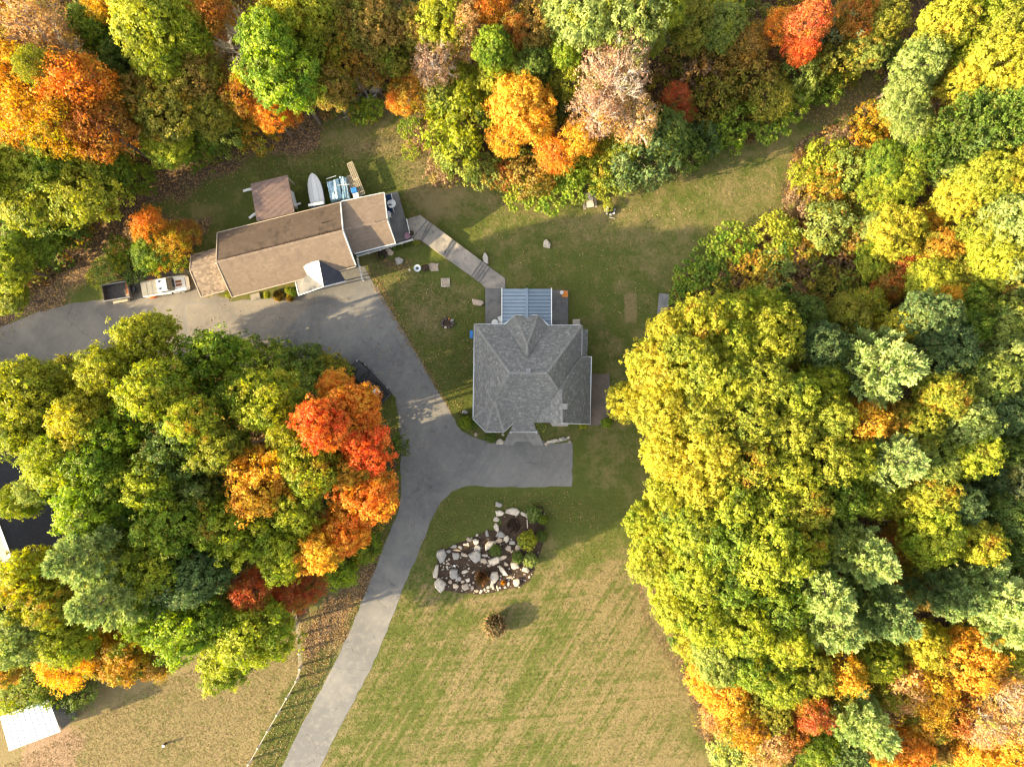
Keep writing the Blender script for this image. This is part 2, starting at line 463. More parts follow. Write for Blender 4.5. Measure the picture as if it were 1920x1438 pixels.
    bare = np.maximum(bare, 0.55 * strip(ax, ay, [(815, 1110), (880, 1122), (980, 1112), (1010, 1060)], 5, 8))
    bare = np.maximum(bare, 0.4 * strip(ax, ay, [(870, 928), (1030, 928), (1090, 940)], 3, 4))
    mow = soft(ax, ay, [(600, 1438), (780, 1100), (1180, 1040), (1300, 1438), (1400, 1900), (500, 1900)], 30)
    Z = np.zeros(X.shape)
    inner = np.zeros(X.shape)
    for w in WOODS:
        inner = np.maximum(inner, np.where(inpoly(px, py, w), np.clip(edge_dist(px, py, w) / 160, 0, 1), 0))
    Z = inner * (0.5 * np.sin(X * .21) * np.cos(Y * .17) + .3 * np.sin(X * .5 + Y * .4))
    ny, nx = X.shape
    me = bpy.data.meshes.new('ground')
    co = np.stack([X, Y, Z], -1).reshape(-1, 3)
    idx = np.arange(nx * ny).reshape(ny, nx)
    F = np.stack([idx[:-1, :-1], idx[:-1, 1:], idx[1:, 1:], idx[1:, :-1]], -1).reshape(-1, 4)
    me.vertices.add(len(co)); me.vertices.foreach_set('co', co.reshape(-1))
    me.loops.add(len(F) * 4); me.loops.foreach_set('vertex_index', F.reshape(-1).astype(np.int32))
    me.polygons.add(len(F)); me.polygons.foreach_set('loop_start', np.arange(0, 4 * len(F), 4, dtype=np.int32))
    me.polygons.foreach_set('loop_total', np.full(len(F), 4, dtype=np.int32))
    at = me.color_attributes.new('zone', 'FLOAT_COLOR', 'POINT')
    at.data.foreach_set('color', np.stack([dry, litter, bare, mow], -1).reshape(-1).astype(np.float32))
    me.update(calc_edges=True); me.validate()
    t = NT('ground_cover'); w = t.coord()
    zone = t.node('ShaderNodeAttribute', attribute_name='zone')
    sep = t.node('ShaderNodeSeparateColor'); t.l.new(zone.outputs['Color'], sep.inputs[0])
    n_big = t.noise(w, 0.11, 3); n_mid = t.noise(w, 0.55, 4, 0.65); n_sm = t.noise(w, 2.2, 4, 0.7); n_fine = t.noise(w, 7.5, 3, 0.75)
    green = t.mix(t.ramp(n_fine, 0.3, 0.7), (.062, .085, .017), (.108, .125, .030))
    green = t.mix(t.ramp(n_mid, 0.4, 0.7, 0.0, 0.55), green, (.13, .13, .036))
    tan = t.mix(t.ramp(n_fine, 0.3, 0.72), (.165, .135, .060), (.240, .195, .092))
    tan = t.mix(t.ramp(n_sm, 0.42, 0.7, 0.0, 0.5), tan, (.21, .15, .08))
    f = t.math('ADD', sep.outputs[0], t.math('MULTIPLY', t.math('SUBTRACT', n_mid, 0.5), 1.15))
    f = t.math('ADD', f, t.math('MULTIPLY', t.math('SUBTRACT', n_sm, 0.5), 0.45))
    f = t.math('ADD', f, t.math('MULTIPLY', t.math('SUBTRACT', n_big, 0.5), 1.3))
    # mowing lanes: long stretched streaks
    lane = t.noise(t.scale(w, 1.9, 0.045, 1.0, R(33)), 1.0, 2, 0.6)
    lane2 = t.noise(t.scale(w, 0.05, 1.7, 1.0, R(-6)), 1.0, 2, 0.6)
    ml = t.math('MULTIPLY', t.math('SUBTRACT', t.math('ADD', t.math('MULTIPLY', lane, 0.6), t.math('MULTIPLY', lane2, 0.4)), 0.5), zone.outputs['Alpha'])
    f = t.math('ADD', f, t.math('MULTIPLY', ml, 3.2))
    c = t.mix(t.ramp(f, 0.25, 0.78), green, tan)
    dirt = t.mix(t.ramp(n_sm, 0.3, 0.7), (.21, .14, .085), (.32, .22, .14))
    c = t.mix(t.ramp(t.math('ADD', sep.outputs[2], t.math('MULTIPLY', t.math('SUBTRACT', n_sm, 0.5), 0.8)), 0.3, 0.7), c, dirt)
    vc = t.node('ShaderNodeTexVoronoi'); t.put(w, vc.inputs['Vector']); vc.inputs['Scale'].default_value = 6.5
    sv = t.node('ShaderNodeSeparateColor'); t.l.new(vc.outputs['Color'], sv.inputs[0])
    lit = t.mix(t.ramp(n_sm, 0.3, 0.7), (.050, .036, .024), (.125, .085, .055))
    lit = t.mix(t.ramp(sv.outputs[0], 0.72, 0.80, 0.0, 0.85), lit, (.27, .17, .10))
    lit = t.mix(t.ramp(sv.outputs[1], 0.9, 0.94, 0.0, 0.8), lit, (.33, .20, .05))
    lit = t.mix(t.ramp(n_mid, 0.58, 0.72, 0.0, 0.6), lit, (.06, .075, .02))
    lf = t.math('ADD', sep.outputs[1], t.math('MULTIPLY', t.math('SUBTRACT', n_sm, 0.5), 0.9))
    c = t.mix(t.ramp(lf, 0.32, 0.72), c, lit)
    hgt = t.math('ADD', n_fine, t.math('MULTIPLY', n_sm, 1.5))
    t.bump(hgt, 0.7, 0.08)
    m = t.done(c, 0.95, 0.1)
    o = link('ground', me, None, [m]); o['kind'] = 'structure'
    return o
build_ground()

# ---------------------------------------------------------------- roads
def jag(poly, step=0.8, amp=0.05, seed=1):
    """break the straight edges of an outline into short uneven pieces"""
    rr = random.Random(seed); out = []
    n = len(poly)
    for i in range(n):
        a, b = poly[i], poly[(i + 1) % n]
        L = (b - a).length; k = max(1, int(L / step))
        d = (b - a) / max(L, 1e-6); nn = Vector((-d.y, d.x, 0))
        for j in range(k):
            p = a.lerp(b, j / k)
            out.append(p + nn * (rr.uniform(-amp, amp) if j else 0))
    return out

def sheet(name, pts, z, m, thick=0.05, amp=0.05, parent=None):
    poly = jag([P(x, y) for x, y in pts], 0.8, amp, len(pts))
    mb = MB(); n = len(poly)
    A = sum(poly[i].x * poly[(i + 1) % n].y - poly[(i + 1) % n].x * poly[i].y for i in range(n))
    if A < 0: poly = poly[::-1]
    vs = [(p.x, p.y, z) for p in poly] + [(p.x, p.y, z - thick) for p in poly]
    mb.add(vs, [tuple(range(n))] + [((i + 1) % n, i, n + i, n + (i + 1) % n) for i in range(n)])
    o = mb.build(name, m, parent)
    if parent is None: o['kind'] = 'structure'
    bm = bmesh.new(); bm.from_mesh(o.data); bmesh.ops.triangulate(bm, faces=[f for f in bm.faces if len(f.verts) > 4]); bm.to_mesh(o.data); bm.free()
    return o

def asphalt(name, base, light, dark, dust=None, seed=0.0):
    t = NT(name); w = t.coord()
    fine = t.noise(w, 16.0, 3, 0.8); mid = t.noise(w, 0.5, 4, 0.6); big = t.noise(w, 0.13, 3)
    c = t.mix(t.ramp(mid, 0.3, 0.7), base, light)
    c = t.mix(t.ramp(big, 0.40, 0.60, 0, 0.9), c, dark)
    st = t.noise(t.scale(w, 1.1, 0.05, 1.0, R(33)), 1.0, 3, 0.6)
    c = t.mix(t.ramp(st, 0.5, 0.68, 0, 0.45), c, dark)
    spot = t.noise(w, 1.1, 2, 0.5, 0.6)
    c = t.mix(t.ramp(spot, 0.66, 0.74, 0, 0.5), c, (.06, .06, .06))
    c = t.mix(t.ramp(fine, 0.35, 0.75, 0, 0.45), c, light)
    v = t.node('ShaderNodeTexVoronoi', feature='DISTANCE_TO_EDGE')
    wd = t.node('ShaderNodeVectorMath', operation='ADD')
    nd = t.node('ShaderNodeTexNoise'); nd.inputs['Scale'].default_value = 0.6; nd.inputs['Detail'].default_value = 4; t.put(w, nd.inputs['Vector'])
    sc = t.node('ShaderNodeVectorMath', operation='SCALE'); t.l.new(nd.outputs['Color'], sc.inputs[0]); sc.inputs['Scale'].default_value = 1.3
    t.l.new(w, wd.inputs[0]); t.l.new(sc.outputs[0], wd.inputs[1])
    t.l.new(wd.outputs[0], v.inputs['Vector']); v.inputs['Scale'].default_value = 0.14
    crack = t.ramp(v.outputs['Distance'], 0.0015, 0.006, 0.55, 0.0)
    crack = t.math('MULTIPLY', crack, t.ramp(t.noise(w, 0.12, 2), 0.46, 0.56, 0.0, 0.8))
    c = t.mix(crack, c, (.02, .02, .022))
    if dust:
        c = t.mix(t.ramp(t.noise(w, 1.3, 5, 0.75), 0.5, 0.72, 0, 0.65), c, dust)
    t.bump(fine, 0.25, 0.02)
    return t.done(c, 0.93, 0.25)

M['asphalt'] = asphalt('asphalt', (.165, .165, .160), (.225, .218, .205), (.115, .118, .12), (.26, .24, .21))
M['asphalt_tan'] = asphalt('worn_asphalt', (.20, .18, .15), (.25, .225, .19), (.145, .135, .125), (.27, .235, .19))
M['gravel'] = asphalt('gravel', (.17, .155, .135), (.23, .21, .18), (.125, .118, .11), (.25, .22, .18))

sheet('gravel_drive', [(-420, 740), (-420, 560), (-150, 640), (0, 614), (43, 597), (100, 578), (143, 567), (187, 563), (198, 560), (250, 520), (352, 505), (372, 540), (378, 556), (430, 556), (430, 610), (560, 640), (600, 700), (400, 700), (250, 700), (133, 700), (0, 690), (-150, 720)], 0.010, M['gravel'], amp=0.22)
sheet('asphalt_drive', [(500, 1500), (500, 1490), (528, 1438), (567, 1355), (603, 1292), (640, 1216), (662, 1170), (683, 1118), (703, 1068), (720, 1021), (735, 985), (748, 955), (752, 913), (752, 857), (748, 800), (742, 745), (700, 705), (655, 683), (630, 668), (600, 662), (560, 655), (500, 650), (440, 655), (360, 660), (347, 640), (347, 569), (400, 566), (480, 562), (562, 553), (566, 524), (665, 494), (684, 500), (688, 510), (710, 543), (740, 593), (773, 650), (810, 713), (840, 763), (857, 798), (866, 808), (885, 818), (907, 826), (943, 826), (1017, 826), (1035, 832), (1073, 828), (1072, 912), (930, 913), (893, 910), (868, 913), (847, 921), (827, 940), (812, 968), (783, 1040), (753, 1108), (740, 1147), (697, 1251), (640, 1358), (600, 1438), (575, 1490), (560, 1520)], 0.018, M['asphalt'], amp=0.11)
# the older, tan-worn apron in front of the garage lies on it as a thin layer
sheet('garage_apron', [(349, 571), (400, 568), (480, 564), (560, 556), (600, 552), (570, 585), (520, 640), (500, 660), (352, 640)], 0.024, M['asphalt_tan'], 0.02, amp=0.12)
# ---------------------------------------------------------------- roofs
def clip_poly(sub, clip):
    """Sutherland-Hodgman, clip is convex and counter-clockwise"""
    out = sub
    n = len(clip)
    for i in range(n):
        ax, ay = clip[i]; bx, by = clip[(i + 1) % n]
        src, out = out, []
        if not src: return []
        def side(p): return (bx - ax) * (p[1] - ay) - (by - ay) * (p[0] - ax)
        for j in range(len(src)):
            p, q = src[j], src[(j + 1) % len(src)]
            sp, sq = side(p), side(q)
            if sp >= 0: out.append(p)
            if (sp >= 0) != (sq >= 0):
                t = sp / (sp - sq)
                out.append((p[0] + (q[0] - p[0]) * t, p[1] + (q[1] - p[1]) * t))
    return out

def shingles(mb, pts, course=0.21, width=0.34, seed=0, lift=0.014, run=None):
    """courses of single shingles over the sloping face pts (a convex polygon of 3-D points)"""
    rr = random.Random(seed)
    nrm = Vector((0, 0, 0))
    for i in range(1, len(pts) - 1):
        nrm += (pts[i] - pts[0]).cross(pts[i + 1] - pts[0])
    nrm.normalize()
    if nrm.z < 0: nrm = -nrm
    o = sum(pts, Vector((0, 0, 0))) / len(pts)
    down = Vector((nrm.x, nrm.y, 0)); 
    down = down.normalized() if down.length > 1e-4 else Vector((0, -1, 0))
    up = (-down + nrm * (down.dot(nrm))).normalized()
    ac = up.cross(nrm).normalized()
    p2 = [((p - o).dot(ac), (p - o).dot(up)) for p in pts]
    A = sum(p2[i][0] * p2[(i + 1) % len(p2)][1] - p2[(i + 1) % len(p2)][0] * p2[i][1] for i in range(len(p2)))
    if A < 0: p2 = p2[::-1]
    u0, u1 = min(p[0] for p in p2), max(p[0] for p in p2)
    v0, v1 = min(p[1] for p in p2), max(p[1] for p in p2)
    v = v0
    while v < v1:
        u = u0 - rr.random() * width
        while u < u1:
            w = width * rr.uniform(0.6, 1.4)
            q = clip_poly([(u, v), (u + w, v), (u + w, v + course), (u, v + course)], p2)
            u += w
            if len(q) < 3: continue
            c = (rr.random() ** 1.3, rr.random(), 0)
            lf = lift * rr.uniform(0.7, 1.3)
            vs = [o + ac * a + up * b + nrm * (0.012 + lf * (1 - (b - v) / course)) for a, b in q]
            k = len(vs)
            low = [i for i in range(k) if abs(q[i][1] - v) < 1e-6]
            mb.add(vs, [tuple(range(k))], 0, c)
            if len(low) == 2:                            # the butt edge of the shingle
                a_, b_ = sorted(low, key=lambda i: q[i][0])
                A_, B_ = vs[a_], vs[b_]
                mb.add([A_ - nrm * (lf + 0.012), B_ - nrm * (lf + 0.012), B_, A_], [(0, 1, 2, 3)], 0, (0, 0, 0))
        v += course

def flatten(pts):
    """move the corners up or down onto the best common plane"""
    A = np.array([[p.x, p.y, 1.0] for p in pts]); z = np.array([p.z for p in pts])
    k = np.linalg.lstsq(A, z, rcond=None)[0]
    return [Vector((p.x, p.y, float(k[0] * p.x + k[1] * p.y + k[2]))) for p in pts]

def PP(lst): return [P(*a) for a in lst]

def roof(parent, faces, mat, gut, ridges=(), eaves=(), rakes=(), course=0.18, width=0.24, th=0.16, seed=0, capmat=None):
    deck = MB(); sh = MB()
    for i, f in enumerate(faces):
        p = flatten(PP(f))
        deck.slab([v - Vector((0, 0, .03)) for v in p], th)
        shingles(sh, p, course, width, seed + i)
    d = deck.build('roof', M['wood'], parent)
    s = sh.build('shingles', mat, d); s['kind'] = 'stuff'
    if ridges:
        rc = MB(); rr = random.Random(seed)
        for a, b in ridges:
            a, b = P(*a), P(*b); L = (b - a).length; n = max(2, int(L / 0.3))
            for k in range(n):
                x, y = a.lerp(b, k / n), a.lerp(b, (k + 1.04) / n)
                side = (b - a).cross(Vector((0, 0, 1))).normalized() * 0.14
                zz = Vector((0, 0, 0.045 + rr.uniform(0, .012)))
                q = [x - side + zz * 0.3, x + zz, x + side + zz * 0.3, y - side + zz * 0.25, y + zz * 0.85, y + side + zz * 0.25]
                c = (rr.random(), rr.random() * 0.8, 0)
                rc.add(q, [(0, 1, 4, 3), (1, 2, 5, 4), (0, 2, 1), (3, 4, 5)], 0, c)
        r_ = rc.build('ridge_cap', capmat or mat, d); r_['kind'] = 'stuff'
    for a, b in eaves:
        g = MB(); a, b = P(*a), P(*b)
        g.bar(a + Vector((0, 0, -.05)), b + Vector((0, 0, -.05)), 0.09, 0.12)
        g.bar(a + Vector((0, 0, .015)), b + Vector((0, 0, .012)), 0.10, 0.02)
        g.build('gutter', gut, d)
    for a, b in rakes:
        g = MB(); g.bar(P(*a) + Vector((0, 0, -.03)), P(*b) + Vector((0, 0, -.06)), 0.09, 0.2)
        g.build('bargeboard', gut, d)
    return d

def walls(parent, pts, z0, z1, mat, inset=0.45):
    c = sum(pts, Vector((0, 0, 0))) / len(pts)
    poly = []
    for p in pts:
        d = Vector((p.x - c.x, p.y - c.y, 0)); poly.append(Vector((p.x, p.y, 0)) - d.normalized() * inset * 1.3)
    mb = MB().prism(poly, z0, z1)
    return mb.build('wall', mat, parent), poly

def window_on(parent, a, b, t, z, w=1.1, h=1.2, name='window'):
    """a framed window on the wall line a-b (outside is to the right of a->b)"""
    a, b = Vector((a.x, a.y, 0)), Vector((b.x, b.y, 0))
    d = (b - a).normalized(); n = Vector((d.y, -d.x, 0)); c = a.lerp(b, t) + n * 0.02
    rz = math.atan2(d.y, d.x)
    f = MB()
    for s in (-1, 1): f.box((c + d * s * w / 2 + Vector((0, 0, z)))[:], (0.09, 0.10, h + .09), rz)
    for s in (-1, 1): f.box((c + Vector((0, 0, z + s * h / 2)))[:], (w - .09, 0.10, 0.09), rz)
    f.box((c + Vector((0, 0, z)))[:], (0.04, 0.06, h - .09), rz)
    o = f.build(name, M['trim'], parent)
    MB().box((c - n * 0.0 + Vector((0, 0, z)))[:], (w - .1, 0.03, h - .1), rz).build('pane', M['glass'], o)

# ---------------------------------------------------------------- the house
E, T = 3.2, 7.2
house = thing('house', 'large grey shingled house with hipped roof and corner turret', 'house', P(997, 700, 0)[:])
house.location = (0, 0, 0)
hf = [
    [(889.5, 608, E), (946, 608, E), (988, 671, 5.97), (988, 699.5, T), (955, 699, T)],
    [(1028, 610, E), (1091, 610, E), (1025, 700, T), (988, 699.5, T), (988, 671, 5.97)],
    [(946, 608, E), (966, 591, E), (988, 648, 5.97), (988, 671, 5.97)],
    [(966, 591, E), (1009, 591, E), (988, 648, 5.97)],
    [(1009, 591, E), (1028, 610, E), (988, 671, 5.97), (988, 648, 5.97)],
    [(889.5, 608, E), (955, 699, T), (927, 749, 5.1), (887, 785, E)],
    [(955, 699, T), (1025, 700, T), (1046, 730, 5.9), (1001, 791, E), (962, 793, E), (927, 749, 5.1)],
    [(1025, 700, T), (1091, 610, E), (1090.5, 669, E), (1046, 730, 5.9)],
    [(887, 785, E), (911, 810, E), (927, 749, 5.1)],
    [(911, 810, E), (944.6, 810, E), (927, 749, 5.1)],
    [(944.6, 810, E), (962, 793, E), (927, 749, 5.1)],
    [(962, 793, E), (1001, 791, E), (1006, 810, 2.6), (956, 810, 2.6)],
    [(1053.5, 730, 5.92), (1088, 669, 3.75), (1109, 669, 2.6), (1106, 795, 2.6), (1053.5, 793, 5.9)],
    [(1046, 730, 5.92), (1088, 669, 3.75), (1053.5, 730, 5.92)],
    [(1046, 730, 5.93), (1053.5, 730, 5.93), (1053.5, 793, 5.9), (1001, 792, E + .04)],
]
ev = [((889.5, 608, E), (946, 608, E)), ((946, 608, E), (966, 591, E)), ((966, 591, E), (1009, 591, E)), ((1009, 591, E), (1028, 610, E)),
      ((1028, 610, E), (1091, 610, E)), ((1091, 610, E), (1090.5, 668, E)), ((889.5, 608, E), (887, 785, E)), ((887, 785, E), (911, 810, E)),
      ((911, 810, E), (944.6, 810, E)), ((944.6, 810, E), (962, 793, E)), ((956, 810, 2.6), (1006, 810, 2.6)), ((1109, 669, 2.6), (1106, 795, 2.6)),
      ((1092, 669, 3.45), (1109, 669, 2.6))]
hrg = [((955, 699, T), (1025, 700, T)), ((889.5, 608, E), (955, 699, T)), ((1091, 610, E), (1025, 700, T)), ((955, 699, T), (927, 749, 5.1)),
       ((1025, 700, T), (1046, 730, 5.9)), ((1053.5, 730, 5.92), (1053.5, 793, 5.9)), ((988, 671, 5.97), (988, 648, 5.97)),
       ((966, 591, E), (988, 648, 5.97)), ((1009, 591, E), (988, 648, 5.97)), ((927, 749, 5.1), (911, 810, E)), ((927, 749, 5.1), (944.6, 810, E)), ((927, 749, 5.1), (887, 785, E))]
hroof = roof(house, hf, M['sh_grey'], M['trim'], hrg, ev, rakes=[((1053.5, 793.5, 5.9), (1106, 795.5, 2.6))], seed=11, capmat=M['sh_cap'])
hw = PP([(889.5, 608, 3), (946, 608, 3), (966, 591, 3), (1009, 591, 3), (1028, 610, 3), (1091, 610, 3), (1091, 669, 3), (1107, 669, 3), (1105, 795, 3), (962, 793, 3), (944.6, 810, 3), (911, 810, 3), (887, 785, 3)])
_, hp = walls(house, hw, 0, 3.0, M['siding'])
g = MB(); a, b, c = P(1003, 791, E), P(1053.5, 790.5, 5.75), P(1103, 793, 2.6)
g.add([a, b, c, a + Vector((0, .2, 0)), b + Vector((0, .2, 0)), c + Vector((0, .2, 0))], [(0, 2, 1), (3, 4, 5), (0, 1, 4, 3), (1, 2, 5, 4), (2, 0, 3, 5)])
g.build('gable_wall', M['siding'], house)
for i in (0, 5, 7, 8, 10, 12):
    A_, B_ = hp[i], hp[(i + 1) % len(hp)]
    n = max(1, int((B_ - A_).length / 3.2))
    for k in range(n): window_on(house, B_, A_, (k + .5) / n, 1.75)
# roof furniture
MB().box(P(990.5, 695, 7.3)[:], (0.45, 0.42, 0.5)).box(P(990.5, 695, 7.58)[:], (0.55, 0.52, 0.06)).build('roof_vent', M['wood_grey'], house)
MB().box((P(1058.7, 762, 5.75))[:], (0.5, 0.55, 0.7)).box((P(1058.7, 762, 6.12))[:], (0.62, 0.66, 0.06)).build('chimney', M['concrete'], house)
for x, y, z in ((1008, 720, 6.5), (975, 775, 4.2), (1075, 700, 4.4)):
    b_ = P(x, y, z); MB().tube(b_, b_ + Vector((0, 0, .4)), .045).build('vent_pipe', M['trim'], house)
# low side roof at the east wall and the small bay under the gable
sr = MB(); sr.slab(PP([(1091, 617, 2.7), (1102, 618, 2.3), (1101, 668, 2.3), (1091, 667, 2.7)]), .12)
so = sr.build('side_roof', M['wood'], house)
ss = MB(); shingles(ss, PP([(1091, 617, 2.7), (1102, 618, 2.3), (1101, 668, 2.3), (1091, 667, 2.7)]), .21, .34, 5); x = ss.build('shingles', M['sh_grey'], so); x['kind'] = 'stuff'
MB().prism(PP([(1033, 794, 2.2), (1067, 794, 2.2), (1063, 798, 2.2), (1037, 798, 2.2)]), 0, 2.2).build('bay', M['siding'], house)
bo = MB(); bo.slab(PP([(1031, 792, 2.5), (1069, 792, 2.5), (1064, 799, 2.2), (1036, 799, 2.2)]), .06); bo.build('bay_roof', M['porch_roof'], house)
for x_ in (958, 1006):
    MB().tube(P(x_, 811, 0), P(x_, 808.5, 2.5), .11, n=8).build('porch_post', M['white'], house)
MB().box(P(884, 627, 1.2)[:], (.35, .9, .5)).build('wall_box', M['blue'], house)

# blue standing-seam canopy on the north side, its panels and seams
can = thing('canopy', 'blue standing-seam metal canopy over the rear deck of the house', 'canopy', (0, 0, 0))
y0, y1 = 541.5, 609
for side in (0, 1):
    xa, xb = ((941.6, 988) if side == 0 else (988, 1033.5))
    za, zb = ((2.75, 3.35) if side == 0 else (3.35, 2.75))
    n = 10
    for k in range(n):
        ya, yb = y0 + (y1 - y0) * k / n, y0 + (y1 - y0) * (k + 1) / n
        pan = MB(); q = PP([(xa, ya + .45, za), (xb, ya + .45, zb), (xb, yb - .45, zb), (xa, yb - .45, za)])
        pan.slab(q, .04)
        pan.build('roof_panel', M['metal_blue'], can)
ul = MB(); ul.slab(PP([(941.6, 542, 2.66), (988, 542, 3.26), (988, 609, 3.26), (941.6, 609, 2.66)]), .04); ul.slab(PP([(988, 542, 3.26), (1033.5, 542, 2.66), (1033.5, 609, 2.66), (988, 609, 3.26)]), .04); ul.build('underlay', M['rubber'], can)
MB().bar(P(988, 540.5, 3.4), P(988, 609, 3.4), .28, .05).build('ridge_cap', M['metal_blue'], can)
for x_ in (941, 1034):
    MB().bar(P(x_, 540, 2.75), P(x_, 609, 2.75), .1, .2).build('fascia', M['white'], can)
for x_ in (943, 1031):
    for y_ in (543, 575): MB().tube(P(x_, y_, 0.3), P(x_, y_, 2.65), .07, n=8).build('post', M['white'], can)

# decks, patio, entry walk
o = sheet('rear_deck', [(910, 541), (1065, 545), (1065, 612), (910, 610)], 0.34, M['deck'], .34, 0.0)
o = sheet('side_patio', [(1104, 701), (1143, 701), (1144, 760), (1142, 796), (1104, 798)], 0.10, M['patio'], .1, 0.02)
o = sheet('entry_walk', [(956, 806), (1008, 806), (1019, 834.5), (1000, 835), (996, 830), (992, 827.5), (969, 827.5), (965, 830), (961, 835), (943, 834.5)], 0.13, M['concrete'], .12, 0.0)
sheet('entry_step', [(959, 806), (1006, 806), (1009, 815), (956, 815)], 0.28, M['concrete'], .16, 0.0)

# ---------------------------------------------------------------- the long garage
gar = thing('garage', 'long brown-roofed garage with porch gable and lower ends', 'garage', (0, 0, 0))
GE, GT = 3.2, 6.0
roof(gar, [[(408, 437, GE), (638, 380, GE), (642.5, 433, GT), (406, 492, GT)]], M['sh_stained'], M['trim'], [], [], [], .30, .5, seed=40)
roof(gar, [[(406, 492, GT), (642.5, 433, GT), (666, 497, GE), (435, 557, GE)]],
     M['sh_brown'], M['siding_tan'], [((406, 492, GT), (642.5, 433, GT))], [((435, 557.5, GE), (584, 519, GE)), ((637, 508.5, GE), (667, 500, GE)), ((408, 436.5, GE), (638, 379.5, GE))],
     [((407.5, 437, GE), (405.5, 492, GT)), ((405.5, 492, GT), (434.5, 557, GE))], .24, .36, seed=41)
for a_, b_ in (((638.5, 380, GE), (643, 433, GT)), ((643, 433, GT), (667, 497, GE))): MB().bar(P(*a_) + Vector((0, 0, -.05)), P(*b_) + Vector((0, 0, -.05)), .12, .22).build('bargeboard', M['trim'], gar)
roof(gar, [[(358, 478, 2.7), (418, 462, 2.7), (416, 491, 4.3), (356, 507, 4.3)], [(356, 507, 4.3), (416, 491, 4.3), (442, 539, 2.7), (377, 557, 2.7)]],
     M['sh_coarse'], M['siding_tan'], [((356, 507, 4.3), (412, 492, 4.3))], [((377, 557.3, 2.7), (421, 545.5, 2.7))], [((358, 478, 2.7), (356, 507, 4.3)), ((356, 507, 4.3), (377, 557, 2.7))], .22, .30, seed=47)
roof(gar, [[(632, 380, 3.0), (720, 362, 3.0), (726, 413, 5.2), (640, 432, 5.2)], [(640, 432, 5.2), (726, 413, 5.2), (741, 456, 3.0), (650, 478, 3.0)]],
     M['sh_brown'], M['trim'], [((644, 431, 5.2), (726, 413, 5.2))], [((665, 476, 3.0), (741.5, 456.5, 3.0)), ((640, 378, 3.0), (720, 361.5, 3.0))], [((720.5, 362, 3.0), (726.5, 413, 5.2)), ((726.5, 413, 5.2), (741.5, 456, 3.0))], .26, .42, seed=53)
for w_, a_, zz, mt in (([(412, 443), (633, 388), (660, 492), (438, 549)], .2, 3.1, 'siding_tan'), ([(362, 484), (420, 470), (436, 536), (380, 551)], .2, 2.65, 'siding_tan'), ([(640, 386), (716, 368), (736, 450), (660, 470)], .2, 2.95, 'siding')):
    pts = [P(x_, y_, 3.0) for x_, y_ in w_]
    _, gp = walls(gar, pts, 0, zz, M[mt], a_)
    for i in (1, 2):
        A_, B_ = gp[i], gp[(i + 1) % 4]; n = max(1, int((B_ - A_).length / 3.5))
        for k in range(n): window_on(gar, B_, A_, (k + .5) / n, 1.7, 1.0, 1.1)
for tri in (([(638, 383), (642, 433), (664, 496)], GE, GT, 'siding'), ([(409, 439), (407, 492), (436, 556)], GE, GT, 'siding_tan'), ([(358, 480), (357, 507), (378, 555)], 2.7, 4.3, 'siding_tan'), ([(717, 364), (723, 413), (738, 455)], 3.0, 5.2, 'siding')):
    (pa, pb, pc), z0, z1, mt = tri
    g = MB(); a, b, c = P(*pa, z0), P(*pb, z1 - .12), P(*pc, z0)
    dd = Vector((.12, .03, 0)); g.add([a, b, c, a + dd, b + dd, c + dd], [(0, 1, 2), (3, 5, 4), (0, 3, 4, 1), (1, 4, 5, 2), (2, 5, 3, 0)])
    g.build('gable_wall', M[mt], gar)
# the pale cross gable over the porch
pr = MB()
R0, R1 = (597.5, 488.5, 4.35), (607, 537.5, 3.95)
pr.slab(PP([R0, (582, 519, 3.5), R1]), .06)
pr.slab(PP([(566, 496, 4.25), (574, 512, 3.55), (582, 519, 3.5), R0]), .06)
pr.build('porch_roof', M['metal_white'], gar)
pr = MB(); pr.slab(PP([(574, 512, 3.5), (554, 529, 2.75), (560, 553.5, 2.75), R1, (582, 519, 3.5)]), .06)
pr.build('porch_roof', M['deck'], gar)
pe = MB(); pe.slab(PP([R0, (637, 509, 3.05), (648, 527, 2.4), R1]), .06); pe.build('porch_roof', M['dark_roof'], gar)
MB().bar(P(560, 554, 2.75), P(607, 538, 3.95), .08, .16).bar(P(607, 538, 3.95), P(648, 527.5, 2.4), .08, .16).build('bargeboard', M['trim'], gar)
MB().bar(P(554, 529, 2.75), P(560, 554, 2.75), .1, .14).build('gutter', M['trim'], gar)
for x_, y_ in ((562, 552), (640, 528)): MB().tube(P(x_, y_, 0), P(x_, y_, 2.5), .08, n=8).build('porch_post', M['white'], gar)
a = P(609, 417, 4.9); MB().tube(P(604, 418.5, 4.45), P(603.5, 418, 5.15), .07, n=8).build('vent_pipe', M['steel'], gar)
a = P(705, 417, 5.2); MB().tube(a, a + Vector((0, 0, .45)), .05, n=8).build('vent_pipe', M['steel'], gar)
# rake of scattered leaves caught behind the ridge
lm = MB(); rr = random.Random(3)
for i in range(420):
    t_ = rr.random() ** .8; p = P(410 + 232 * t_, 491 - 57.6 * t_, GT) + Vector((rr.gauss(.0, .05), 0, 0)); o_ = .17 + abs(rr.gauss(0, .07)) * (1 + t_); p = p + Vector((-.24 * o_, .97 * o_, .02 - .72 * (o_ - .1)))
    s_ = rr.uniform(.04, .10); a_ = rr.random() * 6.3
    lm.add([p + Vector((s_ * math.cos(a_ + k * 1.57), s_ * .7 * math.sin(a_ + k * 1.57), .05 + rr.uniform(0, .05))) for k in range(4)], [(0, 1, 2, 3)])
o = lm.build('fallen_leaves', M['soil'], None); tag(o, 'dark strip of dead leaves lodged along the garage ridge', 'leaves', kind='stuff')

